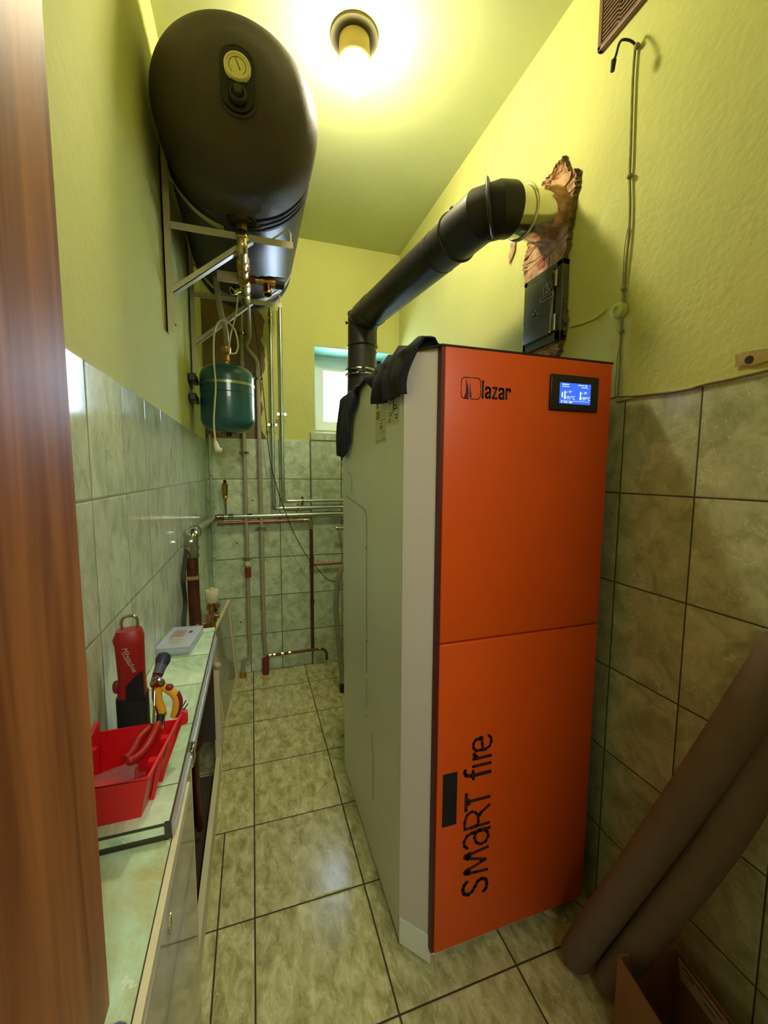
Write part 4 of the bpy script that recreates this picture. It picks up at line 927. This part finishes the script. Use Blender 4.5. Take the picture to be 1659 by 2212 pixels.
for s_ in (-1, 1): q.cyl(b_+V((.016, s_*.007, -.004)), b_+V((.036, s_*.007, -.004)), .0022, 8)
part(q, 'pins', 'chrome', plg)
# dark cable bundle by the left wall
q = B()
for k in range(4): q.tube(smoothp([on(u+k*2, v, 'x', XL+.010+k*.003) for u, v in ((404, 1166), (398, 1200), (393, 1250), (397, 1300), (394, 1345), (395, 1400))], 4), .0032, 6)
q.build('cable_bundle', 'cable_k', smooth=True, label='dark cable bundle hanging against the left wall beside the brown pipe', cat='cables')
# zone valve
ty = 1.86; tc_ = on(458, 1286, 'y', ty)
tv = thing('zone_valve', 'brass valve with a round white actuator head behind the counter', 'valve', tc_-V((0, 0, .12)))
q = B(); q.lathe(tc_-V((0, 0, .030)), (0, 0, 1), [(0, .022), (.010, .027), (.050, .029), (.054, .026), (.054, 0)], seg=36); q.cyl(tc_+V((0, 0, .024)), tc_+V((0, 0, .033)), .008, 12); part(q, 'actuator_head', 'whitepl', tv, smooth=True)
q = B(); q.lathe(tc_-V((.004, 0, .030)), (0, 0, -1), [(0, .016), (.01, .016), (.012, .021), (.03, .021), (.034, .014), (.05, .014), (.054, .022), (.085, .022), (.09, .015), (.12, .015)], seg=18); q.cyl(tc_+V((-.03, 0, -.1)), tc_+V((.025, 0, -.09)), .014, 14); part(q, 'body', 'brass', tv, smooth=True)
q = B(); q.box(tc_.x+.01, tc_.x+.022, tc_.y-.03, tc_.y-.005, tc_.z-.062, tc_.z-.055); part(q, 'lever', 'chrome', tv)
q = B(); q.tube(fillet([(xLw+.004, YE-.005, .70), (xLw+.035, YE+.01, .69), (xLw+.06, YE+.3, .68)], .02), .013, 14); q.tube([(xLw-.005, YE-.06, .60), (xLw+.01, YE-.03, .70), (xLw+.01, YE+.04, .73)], .012, 14)
q.build('copper_manifold', 'copper', smooth=True, label='brown copper pipe branches meeting behind the counter end', cat='pipe')

# ------------------------------------------------------------------ counter and cabinet on the left
ZK = .800; XF = -.126; YST = .608
wt = thing('tiled_worktop', 'narrow green tiled worktop along the left wall with one step', 'worktop', (-.19, .9, .76))
part(B().box(XL+.001, XF, YST, 1.382, ZK-.018, ZK), 'upper_top', 'tile_c', wt)
part(B().box(XL+.001, XF+.002, .12, YST+.02, ZK-.05, ZK-.026), 'lower_top', tile_mat('pale_green_glaze', 'Y', 5, 10, 'X', 5, 10, S(200, 226, 192), S(222, 240, 212), S(190, 194, 138), rough=.10, veins=(7, 5, 7)), wt)
q = B(); q.box(XL+.002, XF, YST-.001, YST+.002, ZK-.0045, ZK-.0005); q.box(XL+.002, XF-.001, YST-.0015, YST+.002, ZK-.027, ZK-.0245); q.box(XF-.006, XF, YST-.0015, YST+.002, ZK-.027, ZK); part(q, 'step_edge', 'sealant', wt)
q = B(); q.box(XL+.002, XF-.002, YST+.0005, YST+.02, ZK-.026, ZK-.018); part(q, 'joint', 'sealant', wt); q = B(); q.box(XL+.002, XF+.001, .382, .386, ZK-.0262, ZK-.0255); part(q, 'joint', 'sealant', wt)
cab = thing('under_counter_cabinet', 'narrow white under-counter cabinet with an open dark bay', 'cabinet', (-.17, .9, 0))
q = B(); q.box(XF, XF+.0022, YST, 1.34, ZK-.028, ZK-.001); q.box(XF+.002, XF+.0035, .12, YST, ZK-.036, ZK-.0265); part(q, 'dark_seal', 'sealant', cab)
q = B(); q.box(XF+.002, XF+.007, .612, 1.33, ZK-.026, ZK-.004); q.box(XF+.007, XF+.0095, .612, 1.33, ZK-.016, ZK-.012); q.box(XF+.007, XF+.0095, .80, 1.33, ZK-.030, ZK-.022); part(q, 'top_track', 'alu', cab)
q = B(); q.box(XF+.0035, XF+.0115, .12, .72, ZK-.040, ZK-.027); part(q, 'cream_lip', 'creamw', cab)
q = B(); q.box(XF+.000, XF+.012, .765, .795, ZK-.036, ZK-.002, bev=.003); part(q, 'track_end_cap', 'chrome', cab, smooth=True)
q = B(); q.box(XF-.012, XF+.001, .12, .802, .03, ZK-.030, bev=.001); dr = part(q, 'sliding_door', 'gloss', cab)
q = B(); q.box(XF+.001, XF+.0025, .12, .800, ZK-.0915, ZK-.0885); part(q, 'track_reflection', 'alu', dr)  # bright strip standing in for the track's reflection on the door
hk = on(366, 1998, 'x', XF); q = B(); q.lathe((XF-.001, hk.y, hk.z), (1, 0, 0), [(0, .016), (.003, .015), (.003, .011), (.001, .010), (.001, 0)], seg=24)
part(q, 'finger_grip', 'nickel', dr, smooth=True)
q = B(); q.box(XF-.012, XF-.002, .812, .832, 0.02, ZK-.02); part(q, 'divider_post', 'creamw', cab)
q = B(); q.box(-.176, -.158, .12, 1.775, 0, .085); part(q, 'floor_rail', 'creamw', cab)
q = B(); q.box(XL+.001, XL+.004, .12, 1.38, .0, ZK-.018); part(q, 'back_board', 'darkin', cab)
q = B(); q.box(XL+.004, -.177, .84, 1.77, .0, .012); part(q, 'bay_shade_floor', 'darkin', cab)  # dark sheet added over the floor tiles for the bay's shade
q = B(); q.box(XL+.001, XL+.004, 1.38, 1.80, .0, .47); part(q, 'low_back_board', 'darkin', cab)
q = B(); q.box(XL+.002, XF-.01, 1.374, 1.380, .42, ZK-.018); part(q, 'end_board', 'darkin', cab)
# low pipe boxing beyond the counter
bxg = thing('low_pipe_boxing', 'low glossy beige boxing with cream edges beyond the end of the counter', 'pipe boxing', (-.15, 2.2, 0))
ZX = .505
LEAN = .036
def board(p, q_, z0, z1, t, m, name):
    a, b2 = V((p[0], p[1], z0)), V((q_[0], q_[1], z0)); l = V((-LEAN*(z1-z0)/ZX, 0, z1-z0)); n = V((-t, 0, 0))
    q = B(); q.prism([a, b2, b2+l, a+l], n); return part(q, name, m, bxg)
f0, f1, f2 = (-.158, 1.80), (-.166, 2.15), (-.118, 2.672)
board(f0, f1, 0, ZX-.01, .006, 'gloss', 'near_panel'); board(f1, f2, 0, ZX-.01, .006, 'gloss', 'far_panel')
q = B(); q.box(-.178, -.154, 1.772, 1.800, 0, .47); part(q, 'near_post', 'creamw', bxg)
q = B(); q.sphere((-.160, 1.785, .487), .015, seg=12); part(q, 'post_cap', 'label', bxg, smooth=True)
def strip(p, q_, name, w=.012, h=.012):
    a, b2 = V(p), V(q_); q = B(); q.prism([a, b2, b2+V((0, 0, h)), a+V((0, 0, h))], (-w, 0, 0)); part(q, name, 'creamw', bxg)
strip((f1[0]-LEAN+.006, f1[1], ZX-.012), (f2[0]-LEAN+.006, f2[1], ZX-.012), 'top_rail', .018); strip((f0[0]-LEAN+.004, f0[1], ZX-.012), (f1[0]-LEAN+.006, f1[1], ZX-.012), 'top_rail', .018)
e0 = V(f2+(0,)); e1 = V(f1+(0,)); ed = (e1-e0).normalized()*.075; l = V((-LEAN, 0, ZX-.012))
q = B(); q.prism([e0+V((.004, 0, 0)), e0+ed+V((.004, 0, 0)), e0+ed+l+V((.004, 0, 0)), e0+l+V((.004, 0, 0))], (-.004, 0, 0)); part(q, 'end_rail', 'creamw', bxg)
q = B(); q.prism([(f1[0]+.002, f1[1], 0), (f2[0]+.012, f2[1], 0), (f2[0]-.002, f2[1], .050), (f1[0]+.001, f1[1]+.03, .006)], (-.004, 0, 0)); part(q, 'bottom_rail', 'creamw', bxg)
# things inside the open bay
q = B(); q.tube([on(446, 1860, 'x', -.205), on(459, 1712, 'x', -.205)], .020, 18)
q.build('foam_pipe', 'foam_tan', smooth=True, label='tan foam-wrapped pipe lying low inside the open cabinet bay', cat='pipe insulation')
q = B()
q.tube([(-.225, 1.52, .04), (-.222, 1.52, .74)], .016, 12); q.tube(smoothp([(-.205, 1.45, .05), (-.21, 1.45, .3), (-.20, 1.44, .5), (-.205, 1.43, .74)], 4), .010, 8); q.tube([(-.230, 1.30, .15), (-.230, 1.30, .74)], .014, 12)
q.tube([(-.228, 1.18, .45), (-.17, 1.42, .44)], .005, 8); q.tube([(-.228, 1.18, .42), (-.17, 1.42, .41)], .005, 8)
q.build('cabinet_pipework', 'copperd', smooth=True, label='dark brown pipework standing inside the open cabinet bay', cat='pipework')

# ------------------------------------------------------------------ red parts bin and tools on the worktop
bn = thing('parts_bin', 'bright red open plastic bin of hand tools on the worktop', 'bin', (-.20, .70, ZK))
# bottom and top outlines (x, y, z)
b_in = dict(fl=(-.250, .628), fr=(-.166, .628), br=(-.150, .742), bl=(-.250, .742))
tF, tB = .070, .086
top = dict(fl=(-.2535, .612, ZK+tF), fr=(-.150, .612, ZK+tF), br=(-.124, .752, ZK+tB), bl=(-.2535, .752, ZK+tB))
bot = {k: (v[0], v[1], ZK+.0005) for k, v in b_in.items()}
def wallq(a, b2, t=.003):
    q = B(); A0, A1, B0, B1 = V(bot[a]), V(top[a]), V(bot[b2]), V(top[b2]); n = (B0-A0).cross(A1-A0).normalized()*t
    q.prism([A0, B0, B1, A1], n); return q
q = B()
for a, b2 in (('fl', 'fr'), ('fr', 'br'), ('br', 'bl'), ('bl', 'fl')):
    A0, A1, B0, B1 = V(bot[a]), V(top[a]), V(bot[b2]), V(top[b2]); n = (B0-A0).cross(A1-A0).normalized()*-.0025
    if a == 'br': A1.z -= .016; B1.z -= .016
    q.prism([A0, B0, B1, A1], n)
q.prism([V(bot[k]) for k in ('fl', 'fr', 'br', 'bl')], (0, 0, .003))
part(q, 'shell', 'bin', bn)
q = B(); q.tube([V(top['bl']), V(top['fl']), V(top['fr']), V(top['br'])], .0032, 8); part(q, 'rim', 'bin', bn, smooth=True)
q = B(); a = V(top['br']); q.prism([a+V((-.002, -.014, .004)), a+V((.006, -.010, -.002)), a+V((.006, -.008, -.022)), a+V((-.004, -.012, -.022))], (0, .010, 0)); part(q, 'grip_lug', 'bin', bn)
q = B()
for t in (.30, .62):
    for s0, s1 in (('fr', 'br'),):
        A0 = V(bot[s0]).lerp(V(bot[s1]), t); A1 = V(top[s0]).lerp(V(top[s1]), t)
        q.prism([A0+V((.0005, -.004, 0)), A0+V((.006, -.004, 0)), A1+V((.004, -.004, -.010)), A1+V((-.001, -.004, -.010))], (0, .007, 0))
part(q, 'side_ribs', 'bin', bn)
q = B()
for t in (.28, .60):
    for s0, s1, sx in (('fr', 'br', -1), ('fl', 'bl', 1)):
        A1 = V(top[s0]).lerp(V(top[s1]), t); q.box(A1.x+sx*.010-.005, A1.x+sx*.010+.005, A1.y-.005, A1.y+.006, A1.z-.012, A1.z-.004)
part(q, 'divider_lugs', 'bin', bn)

tl = thing('work_light', 'red and black handheld work light with a metal hook, upright behind the bin', 'work light', (-.224, .845, ZK))
c = V((-.222, .832, ZK))
def sect(q, levels, seg=20, pw=3.2, rot=.15):
    """stack of rounded-square sections: (z, halfx, halfy, dx)"""
    rings = []
    for z, hx, hy, dx in levels:
        r_ = []
        for j in range(seg):
            t = 2*math.pi*j/seg; cx, sy_ = math.cos(t), math.sin(t)
            x = math.copysign(abs(cx)**(2/pw), cx)*hx; y = math.copysign(abs(sy_)**(2/pw), sy_)*hy
            r_.append(q.bm.verts.new(c+V((x*math.cos(rot)-y*math.sin(rot)+dx, x*math.sin(rot)+y*math.cos(rot), z))))
        rings.append(r_)
    for a, b2 in zip(rings, rings[1:]):
        for j in range(seg): q.bm.faces.new((a[j], a[(j+1) % seg], b2[(j+1) % seg], b2[j]))
    q.bm.faces.new(rings[0][::-1]); q.bm.faces.new(rings[-1]); return q
zT = on(300, 1357, 'y', .832).z-ZK
q = sect(B(), [(0, .024, .022, 0), (.003, .0262, .024, 0), (zT*.40, .0262, .024, 0), (zT*.42, .024, .022, .001)]); part(q, 'battery_base', 'blkm', tl, smooth=True)
q = sect(B(), [(zT*.41, .024, .021, 0), (zT*.60, .022, .021, .001), (zT*.88, .0235, .022, 0), (zT*.93, .0250, .022, -.001), (zT, .020, .015, 0)]); part(q, 'red_housing', 'toolred', tl, smooth=True)
q = B(); q.prism([c+V((-.004, -.0225, zT*.40)), c+V((.0245, -.0205, zT*.40)), c+V((.0240, -.0205, zT*.66)), c+V((.012, -.0215, zT*.62)), c+V((-.004, -.0228, zT*.54))], (0, -.0025, 0)); part(q, 'black_grip', 'blkm', tl)
q = B(); q.sphere(c+V((-.0215, -.012, zT*.52)), .007, sc=(1.0, .9, 1.8), seg=12); part(q, 'switch', 'maroon', tl, smooth=True)
q = B(); q.tube(fillet([c+V((-.012, 0, zT-.004)), c+V((-.012, 0, zT+.024)), c+V((.014, 0, zT+.026)), c+V((.014, 0, zT-.004))], .012, 8), .0027, 10); part(q, 'hook', 'chrome', tl, smooth=True)
hs_ = [o for o in tl.children if o.name.startswith('red_housing')] or None
bpy.context.view_layer.update()
rh = bpy.data.objects['red_housing']
text('script_logo', 'Milwaukee', .0115, c+V((.004, -.0232, zT*.77)), (.30, 0, -.95), (.95, .12, .30), 'label', rh, shear=.3, depth=.0003)
q = B(); q.stroke([[(0, 0), (.010, -.026)], [(.003, -.010), (.007, -.013)]], .0010, c+V((-.007, -.0232, zT*.84)), (1, 0, 0), (0, 0, 1), N, t=.0006); part(q, 'logo_bolt', 'label', rh)

sd = thing('screwdriver', 'screwdriver with a navy and grey handle standing tip down in the red bin', 'screwdriver', on(338, 1500, 'y', .74))
A0 = on(357, 1412, 'y', .80); A1 = on(341, 1457, 'y', .775); A2 = on(335, 1472, 'y', .77); A3 = on(332, 1560, 'y', .735)
q = B(); q.tube([A0+(A0-A1)*.05, A0.lerp(A1, .06), A0.lerp(A1, .3), A0.lerp(A1, .55)], [.004, .0105, .0125, .0105], 20); part(q, 'handle', 'navy', sd, smooth=True)
q = B(); q.tube([A0.lerp(A1, .5), A0.lerp(A1, .8), A1], [.0102, .0088, .0090], 20); part(q, 'grey_grip', 'greyrub', sd, smooth=True)
q = B(); q.tube([A1, A2], [.0085, .007], 16); part(q, 'collar', 'maroon', sd, smooth=True)
q = B(); q.tube([A2, A3], .0022, 10); part(q, 'shaft', 'chrome', sd, smooth=True)

pl = thing('pliers', 'pliers with yellow and maroon handles leaning in the back of the red bin', 'pliers', on(345, 1530, 'y', .76))
Yp = .765
hp1 = [on(u, v, 'y', Yp) for u, v in ((342, 1484), (341, 1500), (343, 1515), (349, 1530), (352, 1545))]
hp2 = [on(u, v, 'y', Yp+.006) for u, v in ((352, 1482), (364, 1490), (376, 1500), (382, 1515), (380, 1532), (376, 1548))]
hl = B().tube(smoothp(hp1, 4), .0068, 12); h1 = part(hl, 'handle', 'yellow', pl, smooth=True)
h2 = part(B().tube(smoothp(hp2, 4), .0066, 12), 'handle', 'yellow', pl, smooth=True)
q = B(); q.tube(smoothp([p+V((-.0040, .001, .0)) for p in hp1], 4), .0058, 12); part(q, 'maroon_back', 'maroon', h1, smooth=True)
q = B(); q.tube(smoothp([p+V((.0040, .001, .001)) for p in hp2[2:]], 4), .0058, 12); q.sphere(on(366, 1484, 'y', Yp), .0062, sc=(1.1, 1, .9), seg=12); part(q, 'maroon_back', 'maroon', h2, smooth=True)
q = B(); pc = on(340, 1476, 'y', Yp); q.sphere(pc, .0115, sc=(1.05, .45, .9), seg=14); q.tube([on(331, 1482, 'y', Yp), on(331, 1466, 'y', Yp), on(344, 1462, 'y', Yp)], .0035, 10); q.cyl(pc+V((0, -.007, 0)), pc+V((0, -.004, 0)), .004, 12); part(q, 'jaws', 'chrome', pl, smooth=True)

sn = thing('red_cutters', 'red-handled cutters lying across the inside of the red bin', 'cutters', (-.2, .70, ZK+.03))
Ys = .70
pA = smoothp([on(344, 1560, 'y', .735), on(330, 1590, 'y', .715), on(312, 1620, 'y', .69), on(290, 1640, 'y', .67), on(275, 1645, 'y', .66)], 4)
q = B(); q.tube(pA, [.0045]+[.0066]*(len(pA)-3)+[.006, .004], 12); part(q, 'handle', 'toolred', sn, smooth=True)
pA = smoothp([on(322, 1572, 'y', .73), on(300, 1595, 'y', .71), on(288, 1620, 'y', .685), on(270, 1640, 'y', .665)], 4)
q = B(); q.tube(pA, .0056, 12); part(q, 'handle', 'toolred', sn, smooth=True)
q = B(); q.tube([on(344, 1562, 'y', .735), on(347, 1545, 'y', .745)], [.0055, .0068], 8); part(q, 'black_end', 'blkm', sn)
q = B(); q.tube([on(352, 1575, 'y', .73), on(357, 1538, 'y', .745)], .0010, 6); part(q, 'steel_tip', 'chrome', sn)
for k, (u0, v0, u1, v1, lab) in enumerate(((394, 1527, 402, 1513, 'upper'), (397, 1531, 406, 1520, 'lower'))):
    q = B(); q.tube([on(u0-14, v0+22, 'y', .742), on(u1, v1, 'y', .748)], .0010, 6)
    q.build('wire_tip', 'cable_k', smooth=True, label='thin dark metal tip poking over the bin corner, the %s of two' % lab, cat='tool tip', group='tips over the bin corner')
q = B(); rows = []
for i in range(9):
    t = i/8; rows.append([V((-.244+.070*s_+random.uniform(-.004, .004), .634+.06*t, ZK+.022+.010*math.sin(s_*5+i)+.032*(1-abs(2*t-1)))) for s_ in np.linspace(0, 1, 9)])
q.grid(rows); q.build('plastic_bag', 'bag', smooth=True, label='crumpled clear plastic bag in the front of the red bin', cat='plastic bag', solid=.0006)
q = B(); q.tube([on(291, 1590, 'y', .70), on(296, 1545, 'y', .74)], .0011, 6) if False else None
q.tube([on(334, 1590, 'y', .72), on(332, 1525, 'y', .745)], .0016, 8); q.build('thin_rod', 'chrome', smooth=True, label='thin pale metal rod standing in the red bin beside the cutters', cat='rod')

# organiser box
bo = thing('organiser_box', 'flat clear plastic organiser box on the far end of the worktop', 'storage box', (-.2, 1.28, ZK))
o0, o1, o2 = on(345, 1400, 'z', ZK+.004), on(421, 1405, 'z', ZK+.004), on(432, 1357, 'z', ZK+.004)
mx = Matrix.Translation(V((-.205, 1.265, ZK))) @ Matrix.Rotation(math.radians(-7), 4, 'Z')
def obox(a, b2, c_, d, e, f, m, name, par, bev=.002): q = B(); q.box(a, b2, c_, d, e, f, bev=bev, mtx=mx); return part(q, name, m, par, smooth=True)
obox(-.046, .040, -.075, .075, .0005, .020, 'clearpl', 'tray', bo); ld_ = obox(-.047, .041, -.077, .077, .0205, .027, 'clearpl', 'lid', bo)
obox(-.040, .034, -.070, .070, .004, .016, mat('small_parts', S(176, 176, 160), .7, var=.3, vscale=60), 'contents', bo)
obox(-.030, .004, -.010, .045, .0272, .0276, mat('red_grey_print', S(150, 126, 128), .6), 'printed_label', ld_, 0)
obox(-.020, .010, -.022, -.010, .0272, .0277, 'label', 'white_print', ld_, 0); obox(-.020, .010, -.044, -.034, .0272, .0277, mat('tan_print', S(190, 164, 112), .6), 'tan_print', ld_, 0); obox(.012, .022, .020, .034, .0272, .0277, 'inkg', 'dark_print', ld_, 0)

# purple cloth at the very near edge
pc_ = on(258, 2214, 'z', ZK-.02)
q = B(); q.sphere((pc_.x-.01, pc_.y-.01, ZK-.0235), .013, sc=(1.4, 1, .5), seg=14)
for v in q.bm.verts: v.co += V((random.uniform(-.002, .002),)*3)
q.build('purple_cloth', 'purple', smooth=True, label='crumpled purple cloth at the near end of the lower worktop', cat='cloth')

# ------------------------------------------------------------------ garment over the boiler
def drape(name, y0, y1, hem, m, top_x, lift, parent, ny=46):
    q = B(); rows = []
    for i in range(ny+1):
        s_ = i/ny; y = y0+(y1-y0)*s_; hz, xo = hem(s_)
        f = lift*(.5+.5*math.sin(s_*19+1.3)+.25*math.sin(s_*41))
        row = []
        tops = [(top_x, bz1+.006), (bx0+.07, bz1+.008+f*.5), (bx0+.03, bz1+.012+f), (bx0+.005, bz1+.012+f*.9), (bx0-.010, bz1+.002+f*.3)]
        cx2 = max(0, cy_-.004-y)
        for a, b2 in tops: row.append(V((a+(cx2 if a < bx0+.04 else 0), y, b2)))
        for k in range(1, 15):
            t = k/14; z = bz1+(hz-bz1)*t
            row.append(V((bx0+cx2-.006-xo*math.sin(t*math.pi*.8)-f*.8*(.4+t), y+.012*math.sin(t*2.5+s_*7)*t, z)))
        rows.append(row)
    q.grid(rows); return part(q, name, m, parent, smooth=True, angle=80, solid=.003, recalc=True)
gm_ = thing('draped_jacket', 'dark jacket draped over the left top edge of the boiler', 'jacket', (bx0, 1.2, bz1))
def lerp_tab(tab, s_):
    for (a, x), (b2, y) in zip(tab, tab[1:]):
        if s_ <= b2: t = (s_-a)/(b2-a); t = t*t*(3-2*t); return x+(y-x)*t
    return tab[-1][1]
hemA = lambda s_: (lerp_tab([(0, 1.484), (.35, 1.478), (.65, 1.486), (.85, 1.525), (1, 1.578)], s_), .014)
drape('front_panel', .910, 1.185, hemA, 'cloth', .62, .019, gm_)
hemM = lambda s_: (lerp_tab([(0, 1.578), (.5, 1.579), (1, 1.572)], s_), .002)
drape('collar_fold', 1.17, 1.36, hemM, 'cloth', .60, .003, gm_, ny=20)
hemB = lambda s_: (lerp_tab([(0, 1.575), (.22, 1.515), (.38, 1.490), (.46, 1.40), (.70, 1.345), (1, 1.368)], s_), .010)
drape('sleeve', 1.335, 1.665, hemB, 'clothn', .58, .010, gm_)

# ------------------------------------------------------------------ foam tubes, cardboard box, rubble
def foam(label, p0, p1, p2, r):
    b = thing('foam_tube', label, 'foam pipe insulation', p0, group='grey foam tubes leaning in the right corner')
    pts = smoothp([p0, p1, p2], 12); d = (pts[1]-pts[0]).normalized()
    q = B(); q.tube(pts, r, 28); part(q, 'sleeve', 'foam_grey', b, smooth=True)
    q = B(); q.lathe(pts[0]-d*.0008, d, [(0, r*.5), (.0004, r*.5), (.0008, 0)], seg=20); part(q, 'bore', 'foam_in', b)
    return b
def through(p0, m, e, k=1.12):
    m, e = V(m), V(e); return p0, m, e+(e-m)*(k-1)*2
foam('grey foam tube leaning against the right wall, the one nearer the boiler', *through(on(1243, 2062, 'z', .040), on(1488, 1722, 'x', .838), on(1659, 1462, 'x', .905)), .0380)
foam('grey foam tube leaning against the right wall, the one nearer the cardboard box', *through(on(1318, 2118, 'z', .040), on(1560, 1800, 'x', .872), on(1659, 1602, 'x', .915)), .0365)
bxh = .20
ca, cb_, cc_ = on(1338, 2066, 'z', bxh), on(1461, 2052, 'z', bxh), on(1571, 2200, 'z', bxh)
cdp = on(1430, 2212, 'z', bxh)
ex = (cb_-ca); ey = (cdp-ca).normalized()*.26
kb = thing('cardboard_box', 'open brown cardboard box of scraps in the front right corner', 'cardboard box', (ca.x, ca.y, 0))
cs = [ca, ca+ex, ca+ex+ey, ca+ey]
q = B()
for i in range(4):
    a, b2 = cs[i].copy(), cs[(i+1) % 4].copy(); a.z = b2.z = .004; n = (b2-a).cross(V((0, 0, 1))).normalized()*-.004
    q.prism([a, b2, b2+V((0, 0, bxh-.004)), a+V((0, 0, bxh-.004))], n if True else 0)
q.prism([V((c_.x, c_.y, .001)) for c_ in cs], (0, 0, .004)); part(q, 'walls', 'kraft', kb)
ce = cs[1]+ey*.02; nn = ex.normalized()*-.0052
q = B(); q.prism([cs[1]+ey*.04+V((0, 0, -.002))+nn, cs[1]+ey*.62+V((0, 0, -.002))+nn, cs[1]+ey*.66+V((0, 0, -.045))+nn, cs[1]+ey*.08+V((0, 0, -.045))+nn], ex.normalized()*-.001); lbx = part(q, 'shipping_label', 'label', kb)
q = B()
for t0, t1, z_ in ((.10, .45, -.012), (.14, .2, -.020), (.3, .4, -.028), (.5, .56, -.03)):
    a, b2 = cs[1]+ey*t0+V((0, 0, z_))+nn*1.25, cs[1]+ey*t1+V((0, 0, z_))+nn*1.25; q.prism([a, b2, b2+V((0, 0, .003)), a+V((0, 0, .003))], ex.normalized()*-.0003)
part(q, 'label_print', 'inkg', lbx)
names = ['tan', 'white', 'cream', 'grey', 'pale']
for k in range(5):
    a = ca+ex*random.uniform(.25, .75)+ey*(.25+.14*k); a.z = .03+random.uniform(0, .07)
    q = B(); q.box(-.012-.008*(k % 2), .014, -.02, .02, 0, .012, mtx=Matrix.Translation(a) @ Matrix.Rotation(random.uniform(0, 3), 4, 'Z') @ Matrix.Rotation(random.uniform(-.8, .8), 4, 'X'))
    q.build('scrap', ['foam_tan', 'label', 'creamw', 'darkin', 'debris'][k], label=['tan', 'whitish', 'cream', 'dark', 'pale grey'][k]+' scrap of packing lying inside the cardboard box, '+['nearest the box back', 'behind the middle', 'in the middle', 'before the middle', 'nearest the camera'][k], cat='scrap', group='scraps in the cardboard box')
def rubble(u, v, L_, W_, ang, lab):
    p = on(u, v, 'z', .006); q = B(); q.sphere((0, 0, 0), 1.0, seg=12)
    M_ = Matrix.Translation(p+V((0, 0, .002))) @ Matrix.Rotation(ang, 4, 'Z')
    for v_ in q.bm.verts: v_.co = M_ @ V((v_.co.x*L_*(1+random.uniform(-.15, .15)), v_.co.y*W_*(1+random.uniform(-.25, .25)), v_.co.z*.007))
    q.build('plaster_crumb', 'debris', label=lab, cat='debris', group='plaster crumbs on the floor')
rubble(1190, 1975, .022, .009, -.8, 'pale plaster crumb on the floor just in front of the orange door')
rubble(1262, 1953, .034, .010, -1.0, 'longer pale plaster crumb on the floor by the right wall')
rubble(1222, 1990, .006, .004, .3, 'tiny pale plaster speck on the floor before the boiler')
rubble(738, 1588, .014, .006, .3, 'small pale chip on the floor beside the boiler base')

vp = on(733, 1141, 'y', 2.60)
dv = thing('drain_valve', 'small chrome valve on the back wall half hidden behind the boiler edge', 'valve', vp)
q = B(); q.cyl((vp.x-.012, 2.60, vp.z), (vp.x+.04, 2.60, vp.z), .010, 14); q.cyl((vp.x+.012, 2.60, vp.z), (vp.x+.012, YB-.012, vp.z), .008, 12); part(q, 'body', 'chrome', dv, smooth=True)
q = B(); q.lathe((vp.x-.010, 2.60, vp.z), (-1, 0, 0), [(0, .006), (.006, .015), (.012, .014), (.012, 0)], seg=16); part(q, 'knob', 'chrome', dv, smooth=True)
